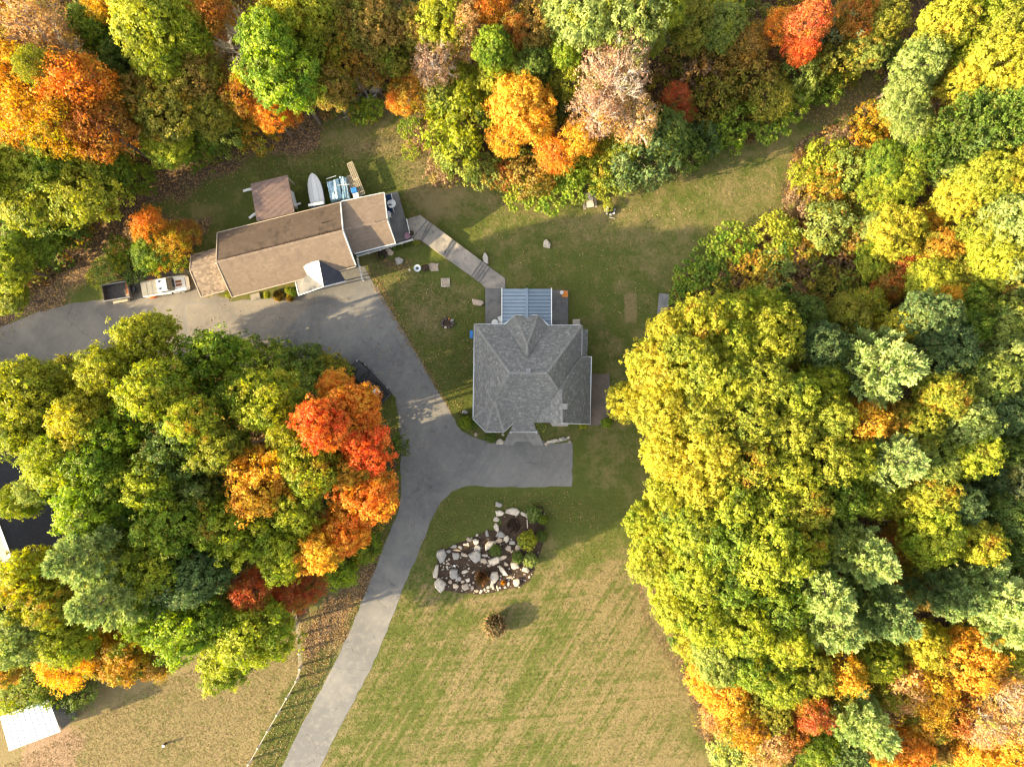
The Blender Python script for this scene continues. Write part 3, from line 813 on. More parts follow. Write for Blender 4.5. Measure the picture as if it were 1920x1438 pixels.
# east deck of the garage, white rail and posts
sheet('garage_deck', [(716, 370), (748, 363.5), (768, 436), (774, 448), (669, 480), (660, 470)], 1.0, M['deck'], 1.0, 0.0)
def rail(name, label, pts, z0, z1, n, mt='white', w=.06):
    t_ = thing(name, label, 'railing', (0, 0, 0))
    pts = [Vector((P(x_, y_, z1).x, P(x_, y_, z1).y, 0)) for x_, y_ in pts]
    for a, b in zip(pts[:-1], pts[1:]):
        for zz in (z1, (z0 + z1) / 2): MB().bar(a + Vector((0, 0, zz)), b + Vector((0, 0, zz)), w, w * 1.3).build('rail', M[mt], t_)
        for k in range(n + 1):
            p = a.lerp(b, k / n); MB().box((p.x, p.y, (z0 + z1) / 2 + .03), (w * 1.4, w * 1.4, z1 - z0 + .06)).build('post', M[mt], t_)
    return t_
rail('deck_railing', 'white railing along the lower edge of the grey garage deck', [(669, 480), (773, 449)], 1.0, 1.9, 5)
rail('drive_railing', 'white railing by the drive at the garage corner', [(669, 484), (678.5, 524)], 0.05, 1.1, 3)
rail('step_railing', 'short white railing where garage deck meets the grey walkway', [(762, 411), (768, 437)], 1.0, 1.8, 2)

# ---------------------------------------------------------------- stepped walkway between garage and house
walk = thing('walkway', 'grey stepped walkway running down from garage to house', 'walkway', (0, 0, 0))
wp = [([(762, 411), (788, 403.5), (802, 414), (772.5, 450), (768, 437.5)], .95), ([(802, 414), (806.5, 417.5), (789, 451), (786, 449), (772.5, 450)], .95),
      ([(806.5, 417.5), (811, 420.5), (792, 452.5), (788.5, 450)], .82), ([(811, 420.5), (849, 449), (830, 479), (792, 452.5)], .70),
      ([(849, 449), (853.5, 452.5), (835, 483), (830.5, 479.5)], .58), ([(853.5, 452.5), (904, 490), (884.5, 518.5), (835, 483)], .46),
      ([(904, 490), (909, 494), (889.5, 522.5), (884.5, 518.5)], .36), ([(909, 494), (913.5, 497.5), (894, 526), (889.5, 522.5)], .27),
      ([(913.5, 497.5), (918.5, 501.5), (899, 529.5), (894, 526)], .18), ([(918.5, 501.5), (947, 522), (947.5, 541), (945, 545), (910, 545), (910, 539.5), (899, 529.5)], .10)]
for i, (q, z_) in enumerate(wp):
    mb = MB(); mb.prism([P(x_, y_, z_) for x_, y_ in q], 0.0, z_)
    mb.build('step' if i in (1, 2, 4, 6, 7, 8) else 'slab', M['walk'], walk)
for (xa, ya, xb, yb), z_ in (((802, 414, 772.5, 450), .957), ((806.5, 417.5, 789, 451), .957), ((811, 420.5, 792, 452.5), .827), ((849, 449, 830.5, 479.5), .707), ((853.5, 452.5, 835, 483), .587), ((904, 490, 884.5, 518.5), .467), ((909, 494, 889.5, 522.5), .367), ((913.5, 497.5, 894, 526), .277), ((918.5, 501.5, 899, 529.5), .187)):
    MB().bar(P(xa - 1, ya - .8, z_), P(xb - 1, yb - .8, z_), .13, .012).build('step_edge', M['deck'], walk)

# ---------------------------------------------------------------- brown ribbed shed roof beside the garage
sh = thing('open_shed', 'open shed with brown ribbed metal roof behind the garage', 'shed', (0, 0, 0))
c4 = [P(470, 345, 3.0), P(539.5, 328.5, 3.0), P(553, 399, 2.7), P(482, 415.5, 2.7)]
rb = MB(); n = 34
for k in range(n):
    for j, (t0, t1, zz) in enumerate(((0, .45, .05), (.45, 1, 0))):
        a, b = (k + t0) / n, (k + t1) / n
        q = [c4[0].lerp(c4[1], a), c4[0].lerp(c4[1], b), c4[3].lerp(c4[2], b), c4[3].lerp(c4[2], a)]
        rb.slab([v + Vector((0, 0, zz)) for v in q], .04 + zz)
rb.build('roof', M['metal_brown'], sh)
for v in (c4[0].lerp(c4[2], .04), c4[1].lerp(c4[3], .04), c4[2].lerp(c4[0], .04), c4[3].lerp(c4[1], .04)):
    MB().box((v.x, v.y, 1.35), (.14, .14, 2.7)).build('post', M['wood'], sh)
tr = thing('utility_trailer', 'white trailer parked half under the brown shed roof', 'trailer', (0, 0, 0))
c = P(547, 378, 1.2)
MB().box((c.x - 1.4, c.y - .1, 1.0), (3.4, 2.0, 1.3), R(14)).build('body', M['white'], tr)
MB().bar(P(553, 385, .5), P(564, 381.5, .5), .22, .12).build('tow_bar', M['white'], tr)
for s_ in (-1, 1): MB().tube((c.x - 1.4, c.y - .1 + s_ * 1.0, .33), (c.x - 1.4, c.y - .1 + s_ * 1.16, .33), .33, n=12).build('wheel', M['rubber'], tr)
for i, (x_, y_, lab) in enumerate(((464, 356.5, 'white board leaning out from upper left corner of shed'), (474, 404.5, 'white board lying by lower left corner of shed'))):
    p = P(x_, y_, .5); o = MB().box((0, 0, 0), (1.1, .28, .08)).box((.15, .03, .09), (.5, .2, .08)).build('board', M['white'])
    o.location = p; o.rotation_euler = (0, R(-10), R(10 + 20 * i)); tag(o, lab, 'board')

# ---------------------------------------------------------------- boat, tarp heap, dock frames
bt = thing('boat', 'pale aluminium boat under a fitted cover between shed and tarp heap', 'boat', (0, 0, 0))
bow, ster = P(586, 326, 1.0), P(597, 389, 1.0)
ax_ = (ster - bow); Lb = ax_.length; ax_.normalize(); sx_ = Vector((-ax_.y, ax_.x, 0))
st = [(0, .03, 1.25), (.05, .33, 1.22), (.14, .60, 1.15), (.3, .84, 1.05), (.5, .93, .98), (.75, .93, .95), (1.0, .86, .95)]
hull, cov = MB(), MB()
prev = None
rows = []
for t_, w_, z_ in st:
    p = bow + ax_ * Lb * t_; p.z = 0
    prof = [(-w_ * .5, .25), (-w_ * .9, .55), (-w_, z_), (w_, z_), (w_ * .9, .55), (w_ * .5, .25)]
    rows.append([p + sx_ * a + Vector((0, 0, b)) for a, b in prof])
n = 6
vs = [v for r_ in rows for v in r_]
fs = [(i * n + j, i * n + (j + 1) % n, (i + 1) * n + (j + 1) % n, (i + 1) * n + j) for i in range(len(rows) - 1) for j in range(n) if j != 2]
fs += [tuple(range((len(rows) - 1) * n, len(rows) * n))]
hull.add(vs, fs); hull.build('hull', M['hull'], bt, smooth=True)
rows = []
for t_, w_, z_ in st[:-1] + [(.93, .87, .95)]:
    p = bow + ax_ * Lb * t_; p.z = 0
    rows.append([p + sx_ * (w_ * a) + Vector((0, 0, z_ + .02 + .30 * (1 - a * a) * min(1, t_ * 5))) for a in (-.93, -.6, -.33, 0, .33, .6, .93)])
n = 7
cov.add([v for r_ in rows for v in r_], [(i * n + j, i * n + j + 1, (i + 1) * n + j + 1, (i + 1) * n + j) for i in range(len(rows) - 1) for j in range(n - 1)])
cov.build('cover', M['white'], bt, smooth=True)
for a in (-.33, .33):
    rbm = MB()
    for i in range(1, len(rows) - 1):
        j = 2 if a < 0 else 4
        rbm.bar(rows[i][j] + Vector((0, 0, .015)), rows[i + 1][j] + Vector((0, 0, .015)), .04, .03)
    rbm.build('cover_batten', M['hull'], bt)
p = bow + ax_ * Lb * .97; MB().bar(p - sx_ * .9 + Vector((0, 0, 1.02)), p + sx_ * .9 + Vector((0, 0, 1.02)), .3, .08).build('transom', M['white'], bt)
p = bow + ax_ * (Lb + .25); MB().box((p.x + .3, p.y, 1.0), (.35, .5, .55), R(-10)).build('outboard_motor', M['hull'], bt)

th_ = thing('tarp_heap', 'heap covered by weathered pale blue tarps behind the garage', 'tarp', (0, 0, 0))
def draped(c4, nx, ny, z0, amp, seed, drop=.9, holes=0.0):
    rr = random.Random(seed); mb = MB(); g = {}
    ph = [rr.random() * 6 for _ in range(6)]
    for i in range(nx + 1):
        for j in range(ny + 1):
            a, b = i / nx, j / ny
            p = c4[0].lerp(c4[1], a).lerp(c4[3].lerp(c4[2], a), b)
            e = min(a, b, 1 - a, 1 - b)
            z = z0 + amp * (math.sin(a * 19 + ph[0]) * .35 + math.sin(a * 9 + b * 3 + ph[1]) * .4 + math.sin(b * 7 + ph[2]) * .3 + rr.uniform(-.25, .25))
            z -= drop * max(0, 1 - e / .06) if e < .06 else 0
            g[i, j] = len(mb.v); mb.v.append((p.x + rr.uniform(-.03, .03), p.y + rr.uniform(-.03, .03), max(.03, z)))
    for i in range(nx):
        for j in range(ny):
            if rr.random() < holes: continue
            mb.f.append((g[i, j], g[i + 1, j], g[i + 1, j + 1], g[i, j + 1])); mb.m.append(0); mb.c.append(None)
    return mb
draped([P(610.5, 339, 1.4), P(634, 331, 1.4), P(643, 374, 1.4), P(619, 380.5, 1.4)], 20, 26, 1.35, .13, 4).build('tarp', M['tarp'], th_, smooth=True)
draped([P(634, 326, 1.3), P(648, 330, 1.3), P(655, 373, 1.3), P(641, 377, 1.3)], 14, 26, 1.2, .16, 9).build('tarp', M['tarp'], th_, smooth=True)
MB().prism([P(613, 342, .9), P(645, 334, .9), P(652, 371, .9), P(621, 378, .9)], .05, 1.1).build('heap_core', M['steel'], th_)
MB().bar(P(632, 348, 1.55), P(655, 346, 1.5), .05).bar(P(612, 336, 1.5), P(630, 330, 1.5), .05).bar(P(646, 340, 1.5), P(650, 352, 1.5), .05).build('pole', M['trim'], th_)
o = thing('steel_frame', 'rusty brown steel frame between tarp heap and dock frames', 'frame', (0, 0, 0))
for q in ((652, 352, 665, 371), (656, 350, 668, 369)): MB().bar(P(q[0], q[1], .8), P(q[2], q[3], .8), .14, .12).build('beam', M['rust'], o)
for k in range(4): MB().bar(P(653 + 3 * k, 353 + 5.5 * k, .78), P(657 + 3 * k, 351 + 5.5 * k, .78), .1, .1).build('cross_bar', M['steel'], o)

def dock(label, c4, z, nseg):
    t_ = thing('dock_frame', label, 'dock frame', (0, 0, 0), group='wooden dock frames stacked behind the garage')
    c = [P(x_, y_, z) for x_, y_ in c4]
    for f in (0, .33, .67, 1): MB().bar(c[0].lerp(c[1], f), c[3].lerp(c[2], f), .07, .16).build('stringer', M['wood'], t_)
    for k in range(nseg + 1):
        f = k / nseg
        MB().bar(c[0].lerp(c[3], f) + Vector((0, 0, .10)), c[1].lerp(c[2], f) + Vector((0, 0, .10)), .13 if k in (0, nseg, nseg // 2) else .06, .04).build('slat', M['wood'], t_)
    return t_
dock('longer tan dock frame with ladder-like slats, nearest the grass', [(651, 308.5), (661, 304.5), (684.5, 363), (675, 368)], 1.1, 22)
dock('shorter tan dock frame holding the blue bin', [(650, 332.5), (659.5, 329), (672, 361), (661, 365)], .8, 14)
for nm, lab, cc, sz, mt in (('bin', 'bright blue plastic bin on the dock frame', (665, 358.5), (.62, .55, .4), 'blue'), ('bucket', 'white tub at the end of the dock frame beside the garage roof', (669, 368.5), (.6, .5, .4), 'white')):
    t_ = thing(nm, lab, nm, P(*cc, 1.0)[:], R(14))
    b_ = MB()
    for sx in (-1, 1): b_.box((sx * sz[0] / 2, 0, .2), (.05, sz[1], sz[2]))
    for sy in (-1, 1): b_.box((0, sy * sz[1] / 2, .2), (sz[0] - .05, .05, sz[2]))
    b_.box((0, 0, .12), (sz[0] - .05, sz[1] - .05, .06)); b_.build('body', M[mt], t_)
    MB().box((0, .03, .43), (sz[0] + .06, sz[1] + .02, .04), taper=.9).build('lid', M[mt], t_)

# ---------------------------------------------------------------- white-roofed shelter, lower left
ws = thing('shelter', 'small field shelter with white ribbed metal roof and timber wall', 'shelter', (0, 0, 0))
c4 = [P(0, 1343.5, 3.0), P(90, 1308, 3.0), P(113.5, 1371, 3.4), P(17, 1407.5, 3.4)]
for k in range(9):
    a, b = k / 9 + .0006, (k + 1) / 9 - .0006
    q = [c4[0].lerp(c4[1], a), c4[0].lerp(c4[1], b), c4[3].lerp(c4[2], b), c4[3].lerp(c4[2], a)]
    m_ = MB(); m_.slab(q, .05); m_.bar(q[1] + Vector((0, 0, .02)), q[2] + Vector((0, 0, .02)), .05, .05)
    m_.build('roof_panel', M['metal_white'], ws)
g0 = [Vector((v.x, v.y, 0)) for v in c4]; cc = sum(g0, Vector()) / 4
g0 = [v.lerp(cc, .06) for v in g0]
for a, b in ((0, 1), (1, 2), (3, 0)):
    n = 11 if a != 1 else 14
    for k in range(n):
        u, v = g0[a].lerp(g0[b], (k + .04) / n), g0[a].lerp(g0[b], (k + .96) / n)
        MB().bar(u + Vector((0, 0, 1.45)), v + Vector((0, 0, 1.45)), .05, 2.9).build('wall_board', M['wood_grey'], ws)
for v in g0: MB().box((v.x, v.y, 1.45), (.16, .16, 2.9)).build('post', M['wood'], ws)

# dark-roofed building at the left edge
db = thing('outbuilding', 'dark-roofed building half hidden by trees at the left', 'building', (0, 0, 0))
rd = [[(-72, 800, 6.2), (24, 1056, 6.2), (128, 1040, 3.0), (45, 815, 3.0)]]
m_ = MB(); m_.slab(PP(rd[0]), .15)
m_.slab(PP([(-72, 800, 6.2), (24, 1056, 6.2), (-70, 1100, 3.0), (-170, 830, 3.0)]), .15)
dr = m_.build('roof', M['dark_roof'], db)
MB().bar(P(-72, 800, 6.25), P(24, 1056, 6.25), .3, .06).build('ridge_cap', M['trim'], dr)
lw = MB(); lw.slab(PP([(-74, 802, 6.23), (22, 1058, 6.23), (-68, 1100, 3.03), (-168, 832, 3.03)]), .02); lw.build('roof_panel', M['deck'], dr)
MB().prism([P(x_, y_, 3) for x_, y_ in ((-60, 850), (42, 830), (118, 1030), (20, 1050))], 0, 3.2).build('wall', M['siding_tan'], db)
dk = thing('pallet_stack', 'brown timber crate frame beside the dark roof under the trees', 'crate', P(118, 976, 0)[:], R(20))
for k in range(4): MB().box((-.9 + .6 * k, 0, .9), (.12, 1.9, .1)).build('slat', M['rust'], dk)
for s_ in (-1, 1): MB().box((0, s_ * .85, .75), (2.2, .14, .2)).build('rail', M['wood'], dk)
for sx in (-1, 1):
    for sy in (-1, 1): MB().box((sx, sy * .85, .33), (.14, .14, .66)).build('leg', M['wood'], dk)
# ---------------------------------------------------------------- vehicles
def wheel(parent, x, y, r=.38, w=.26, hub='trim'):
    t_ = MB().tube((x, y - w / 2, r), (x, y + w / 2, r), r, n=16).build('wheel', M['rubber'], parent)
    MB().tube((x, y - w / 2 - .01, r), (x, y + w / 2 + .01, r), r * .55, n=12).build('rim', M[hub], t_)

def loft(secs, mb, mi=0):
    """secs: list of (x, [(y,z)...]) closed sections along x"""
    n = len(secs[0][1])
    vs = [(x, y, z) for x, pr in secs for y, z in pr]
    fs = []
    for i in range(len(secs) - 1):
        for j in range(n): fs.append((i * n + j, (i + 1) * n + j, (i + 1) * n + (j + 1) % n, i * n + (j + 1) % n))
    fs += [tuple(range(n))[::-1][::-1], tuple(range((len(secs) - 1) * n, len(secs) * n))[::-1]]
    return mb.add(vs, fs, mi)

def sect(w, z0, z1, r=.12):
    return [(-w + .04, z0), (-w, z0 + r), (-w, z1 - r * 1.2), (-w + r, z1), (w - r, z1), (w, z1 - r * 1.2), (w, z0 + r), (w - .04, z0)]

def pickup(label, loc, rz, paint, bedcover, L=5.8, W=1.0, stripes=None, flare=None):
    t_ = thing('pickup_truck', label, 'pickup truck', loc, rz)
    h = L / 2
    b = MB()   # lower body: bed sides, cab belt, bonnet
    loft([(-h, sect(W * .93, .45, 1.12)), (-h + .12, sect(W * .98, .38, 1.22)), (-h + 2.0, sect(W, .38, 1.22)), (-h + 2.05, sect(W, .38, 1.2)), (.95, sect(W, .38, 1.18)),
          (h - 1.1, sect(W * .98, .38, 1.15)), (h - .35, sect(W * .93, .40, 1.05)), (h - .08, sect(W * .80, .45, .90)), (h, sect(W * .68, .5, .8))], b)
    b.build('body', M[paint], t_, smooth=False, bevel=.03)
    c = MB()
    loft([(-h + 2.06, sect(W * .80, 1.1, 1.50, .1)), (-h + 2.30, sect(W * .80, 1.1, 1.84, .1)), (-h + 3.35, sect(W * .80, 1.1, 1.86, .1)), (.95 - .06, sect(W * .84, 1.1, 1.25, .04))], c)
    c.build('cab', M[paint], t_)
    g = MB(); x0, x1 = -h + 3.42, .95
    g.add([(x0, -W * .70, 1.86), (x0, W * .70, 1.86), (x1 + .18, W * .80, 1.22), (x1 + .30, W * .40, 1.19), (x1 + .30, -W * .40, 1.19), (x1 + .18, -W * .80, 1.22)], [(5, 4, 3, 2, 1, 0)])
    g.build('windscreen', M['glass'], t_)
    for s_ in (-1, 1):
        for xa, xb in ((-h + 2.42, -h + 2.95), (-h + 3.05, .55)):
            w_ = MB(); y1, y0_ = s_ * (W * .805), s_ * (W * .86)
            q = [(xa, y1, 1.74), (xb, y1, 1.74), (xb + .15, y0_, 1.24), (xa - .05, y0_, 1.24)]
            w_.add(q, [(0, 1, 2, 3) if s_ > 0 else (3, 2, 1, 0)]); w_.build('side_window', M['glass'], t_)
        MB().box((.85, s_ * (W + .10), 1.22), (.16, .22, .18)).build('mirror', M['black'], t_)
        MB().box((h - .16, s_ * W * .62, .84), (.16, .34, .14), rz=-s_ * .3).build('headlight', M['trim'], t_)
        for x in (-h + 1.05, h - 1.05): wheel(t_, x, s_ * (W - .12))
        if flare: MB().ball((-h + 1.05, s_ * (W + .02), .70), (.62, .20, .38), 12, 6).build('fender', M[flare], t_)
    if bedcover:
        m_ = MB().box((-h + 1.02, 0, 1.255), (1.94, W * 1.76, .05)); m_.build('bed_cover', M[bedcover], t_)
        for k in (1, 2): MB().box((-h + 1.02 - .97 + k * .65, 0, 1.285), (.03, W * 1.74, .015)).build('cover_rib', M['wood_grey'], t_)
    else:
        MB().box((-h + 1.02, 0, 1.23), (1.8, W * 1.6, .03)).build('bed_floor', M['rubber'], t_)
    MB().bar((h - .3, -W * .6, 1.04), (h - .3, W * .6, 1.04), .04, .03).build('bonnet_seam', M['rubber'], t_)
    MB().box((h - .04, 0, .55), (.12, W * 1.5, .18)).build('bumper', M['black'], t_)
    if stripes:
        for y in (-.2, .2):
            MB().add([(1.35, y - .15, 1.185), (2.05, y - .15, 1.155), (2.05, y + .15, 1.155), (1.35, y + .15, 1.185)], [(0, 1, 2, 3)]).build('bonnet_stripe', M[stripes], t_)
        for x in (-.35, .0):
            pass
        for y in (-.42, .42): MB().tube((-h + 2.55, y, 1.83), (-h + 2.55, y, 1.91), .13, n=10).build('roof_light', M['navy'], t_)
        for y in (-.45, -.15, .15, .45): MB().box((-h + 3.2, y, 1.89), (.12, .08, .05)).build('marker_light', M['wood_grey'], t_)
    return t_
pickup('white pickup with grey bed cover and rusty bonnet stripes beside the garage', P(308, 535.5, 1.2)[:2] + (0,), R(9.7), 'white', 'cover', 5.55, .98, 'rust', 'orange')
pk = pickup('black pickup parked at the drive edge beside the orange maple', P(691, 716, 1.2)[:2] + (0,), R(180 - 46), 'black', None, 5.9, 1.0)
MB().box((-1.55, .1, 1.36), (.75, .75, .28)).build('cargo_box', M['trim'], pk)
# small mauve car, its nose out of the leaves
t_ = thing('parked_car', 'mauve car nose showing from under the yellow-green trees', 'car', P(196, 693, .8)[:2] + (0,), R(100))
b = MB(); loft([(-2.0, sect(.72, .4, .85)), (-1.7, sect(.84, .3, .98)), (1.2, sect(.86, .3, .98)), (1.8, sect(.78, .3, .82)), (2.0, sect(.6, .38, .68))], b); b.build('body', M['mauve'], t_, bevel=.03)
c = MB(); loft([(-1.6, sect(.62, .9, 1.0, .04)), (-1.0, sect(.62, .9, 1.42, .08)), (.1, sect(.62, .9, 1.42, .08)), (.9, sect(.70, .9, 1.0, .04))], c); c.build('cab', M['mauve'], t_)
MB().add([(.15, -.55, 1.43), (.15, .55, 1.43), (1.0, .66, 1.0), (1.0, -.66, 1.0)], [(3, 2, 1, 0)]).build('windscreen', M['glass'], t_)
for sx in (-1.2, 1.25):
    for sy in (-.76, .76): wheel(t_, sx, sy, .32, .2)
t_ = thing('old_tyre', 'old tyre lying at the edge of the gravel under trees', 'tyre', P(170, 712, .3)[:])
m_ = MB(); n = 20
for i in range(n):
    a0, a1 = 2 * math.pi * i / n, 2 * math.pi * (i + 1) / n
    for (r0, z0), (r1, z1) in (((.24, 0), (.24, .22)), ((.24, .22), (.34, .28)), ((.34, .28), (.5, .2)), ((.5, .2), (.5, 0))):
        m_.add([(r0 * math.cos(a0), r0 * math.sin(a0), z0), (r0 * math.cos(a1), r0 * math.sin(a1), z0), (r1 * math.cos(a1), r1 * math.sin(a1), z1), (r1 * math.cos(a0), r1 * math.sin(a0), z1)], [(3, 2, 1, 0)])
m_.build('tyre', M['wood_grey'], t_)

# dump trailer
t_ = thing('dump_trailer', 'dark open dump trailer with rusty front wall behind the white pickup', 'trailer', P(220, 547, 1.0)[:2] + (0,), R(9.5))
L, W = 3.05, 1.9
MB().box((0, 0, .62), (L, W, .08)).build('floor', M['steel'], t_)
for s_ in (-1, 1):
    MB().box((0, s_ * W / 2, 1.0), (L + .1, .08, .75)).build('side_wall', M['steel'], t_)
    MB().box((0, s_ * W / 2, 1.40), (L + .16, .13, .07)).build('top_rail', M['wood_grey'], t_)
    MB().box((.1, s_ * (W / 2 + .20), .78), (1.7, .28, .07)).box((-.8, s_ * (W / 2 + .20), .62), (.08, .28, .3)).box((1.0, s_ * (W / 2 + .20), .62), (.08, .28, .3)).build('fender', M['wood'] if s_ < 0 else M['steel'], t_)
    for x in (-.32, .5): wheel(t_, x, s_ * (W / 2 + .16), .33, .22, 'steel')
MB().box((L / 2, 0, 1.0), (.08, W - .1, .72)).build('front_wall', M['steel'], t_)
MB().box((-L / 2, 0, 1.0), (.08, W - .1, .72)).build('tailgate', M['steel'], t_)
MB().box((L / 2 - .35, .15, .70), (.55, W * .8, .08), tilt=R(-8)).build('rusty_sheet', M['rust'], t_)
MB().box((L / 2 - .5, -.62, .74), (.35, .3, .12)).build('loose_plank', M['wood'], t_)
for s_ in (-1, 1): MB().bar((L / 2, s_ * .5, .55), (L / 2 + 1.1, 0, .55), .09, .09, ).build('tow_bar', M['steel'], t_)
MB().box((L / 2 + .35, 0, .75), (.4, .5, .35)).build('pump_box', M['black'], t_)

# ---------------------------------------------------------------- paddock fence
fn = thing('paddock_fence', 'pale post and rail fence between dry paddock and drive', 'fence', (0, 0, 0))
posts = [(545, 1096), (553, 1130), (560.5, 1165), (564, 1190), (566, 1218), (567, 1246), (560.5, 1269), (543, 1300), (525, 1331), (507.5, 1361), (490, 1392), (472.5, 1422), (455, 1453), (438, 1484)]
gp = [P(x_, y_, 0) for x_, y_ in posts]
for a in gp: MB().box((a.x, a.y, .68), (.21, .21, 1.36)).build('post', M['fence'], fn)
for a, b in zip(gp[:-1], gp[1:]):
    for z_ in (.45, .86, 1.27): MB().bar(a + Vector((.0, 0, z_)), b + Vector((0, 0, z_)), .035, .04).build('rail', M['fence'], fn)

# ---------------------------------------------------------------- stones
def rock_mesh(seed, flat=.6, ang=.30, nn=7):
    """an angular block: uneven many-sided outline, bevelled shoulder, tilted flat top"""
    rr = random.Random(seed * 7 + 3); mb = MB()
    nn = rr.choice((5, 6, 6, 7))
    angs = sorted(2 * math.pi * (i + rr.uniform(-.28, .28)) / nn for i in range(nn))
    rad = []
    for a in angs:
        q = 1 / max(abs(math.cos(a)), abs(math.sin(a)))
        rad.append((q * .75 + .25) * rr.uniform(.80, 1.10))
    tx, ty = rr.uniform(-.22, .22), rr.uniform(-.22, .22)
    for s_, z_ in ((1.0, 0.0), (1.0, .62), (.84, .92)):
        for a, r_ in zip(angs, rad):
            x, y = s_ * r_ * math.cos(a), s_ * r_ * math.sin(a)
            mb.v.append((x, y, z_ + (0 if z_ == 0 else tx * x + ty * y + rr.uniform(-.04, .04))))
    mb.v.append((.12, -.08, 1.0))
    for l in range(2):
        for i in range(nn): mb.f.append((l * nn + i, l * nn + (i + 1) % nn, (l + 1) * nn + (i + 1) % nn, (l + 1) * nn + i)); mb.m.append(0); mb.c.append(None)
    for i in range(nn): mb.f.append((2 * nn + i, 2 * nn + (i + 1) % nn, 3 * nn)); mb.m.append(0); mb.c.append(None)
    return mb
ROCKS = {}
def stone(parent, px, py, w, h, rot=0, mat='stone', z=None, name='stone', seed=None, z0=0.0):
    """w,h in photo pixels"""
    seed = seed if seed is not None else (int(px * 7 + py * 13) % 7)
    key = (seed, mat)
    if key not in ROCKS:
        o = rock_mesh(seed).build(name, M[mat]); me = o.data; bpy.data.objects.remove(o); ROCKS[key] = me
    k = CAM_H / FOC
    hh = z if z is not None else min(w, h) * k * .45
    o = bpy.data.objects.new(name, ROCKS[key]); COL.objects.link(o)
    p = P(px, py, hh * .8)
    o.location = (p.x, p.y, z0 - .02); o.rotation_euler = (0, 0, R(rot))
    o.scale = (w * k / 2 * 1.02, h * k / 2 * 1.02, hh)
    if parent is not None: o.parent = parent
    return o

rg = thing('rock_garden', 'mulched rock garden edged with pale boulders and slabs in the front lawn', 'rock garden', (0, 0, 0))
Z = 6.846
def G(x, y): return (790 + x / Z, 920 + y / Z)
bed = [G(*a) for a in [(200, 800), (330, 740), (420, 690), (560, 640), (640, 600), (740, 560), (850, 500), (940, 510), (1040, 420), (1010, 330), (1090, 290), (1330, 300), (1440, 180), (1560, 200), (1600, 360), (1580, 560), (1540, 760), (1480, 900), (1440, 1040), (1380, 1160), (1260, 1240), (1060, 1270), (900, 1310), (720, 1330), (500, 1310), (300, 1280), (180, 1200), (160, 1050), (210, 940)]]
sheet('bed_soil', bed, 0.03, M['soil'], .03, .12, rg)
ST = [(990,180,95,62,-20,'stone_grey'),(1005,290,125,85,8,'stone'),(1180,268,215,92,-5,'stone'),(1325,305,110,42,-22,'stone'),(965,372,82,78,5,'stone'),(965,470,66,118,20,'stone'),(1368,335,55,42,30,'stone'),
 (842,550,48,90,8,'stone_grey'),(715,570,38,38,0,'stone'),(610,628,75,50,-25,'stone_tan'),(700,655,85,85,20,'stone'),(420,715,90,42,15,'stone_grey'),(560,688,48,30,0,'stone'),(460,765,115,30,-5,'stone_tan'),(350,778,70,42,0,'stone_grey'),
 (258,845,125,165,15,'stone_grey'),(185,1040,75,175,-12,'stone'),(240,1215,140,165,35,'stone'),(690,850,150,150,30,'stone_grey'),(550,825,115,50,-15,'stone_tan'),(800,900,115,62,-20,'stone_tan'),(815,830,85,30,0,'stone'),
 (890,700,170,110,35,'stone'),(1000,640,105,62,20,'stone_tan'),(1095,625,75,85,20,'stone'),(1120,740,95,72,-20,'stone_tan'),(1240,735,72,85,0,'stone_tan'),(935,905,155,95,25,'stone'),(1045,860,130,60,25,'stone_tan'),
 (1045,1030,70,165,38,'stone'),(1200,960,98,95,15,'stone'),(1345,1020,98,85,-8,'stone'),(1225,1175,90,105,-12,'stone'),(935,1125,112,150,4,'stone'),(910,1210,55,80,0,'stone'),(560,1040,100,42,10,'stone'),(595,1150,62,52,20,'stone'),
 (440,1225,88,72,0,'stone_tan'),(370,1170,58,52,0,'stone_tan'),(565,1235,88,82,20,'stone_tan'),(655,1250,52,62,-20,'stone_tan'),(710,1285,62,38,0,'stone_tan'),(770,1290,38,40,0,'stone'),(815,1270,38,38,20,'stone'),
 (860,1240,48,42,0,'stone'),(860,1285,32,28,0,'stone'),(425,965,32,32,0,'white'),(330,980,32,30,0,'stone'),(345,935,38,32,0,'stone_tan'),(355,880,32,32,0,'stone'),(325,900,26,26,0,'stone'),(1120,1200,28,55,0,'stone'),
 (1075,1240,42,30,0,'stone'),(980,1250,28,75,20,'stone'),(440,840,95,92,0,'stone_grey'),(1090,945,62,42,-10,'stone_tan'),(720,740,105,90,10,'stone_grey'),(415,1070,105,125,0,'stone_grey'),(1020,570,120,95,0,'stone_grey'),
 (480,1130,80,60,20,'stone_grey'),(530,1170,50,40,0,'stone_tan'),(620,1210,40,34,0,'stone'),(1170,670,90,55,-15,'stone_grey'),(870,960,60,40,30,'stone_tan'),(1040,560,50,40,0,'stone_grey'),(670,1180,34,30,0,'stone_tan'),(1150,1110,44,34,0,'stone_tan'),(500,730,60,44,-30,'stone_grey')]
for i, (x, y, w, h, r_, mt) in enumerate(ST):
    gx, gy = G(x, y)
    stone(rg, gx, gy, w / Z, h / Z, r_, mt, seed=i % 9)
MB().bar(P(*G(1358, 370), .1), P(*G(1362, 480), .1), .12, .1).build('edging_bar', M['stone'], rg)

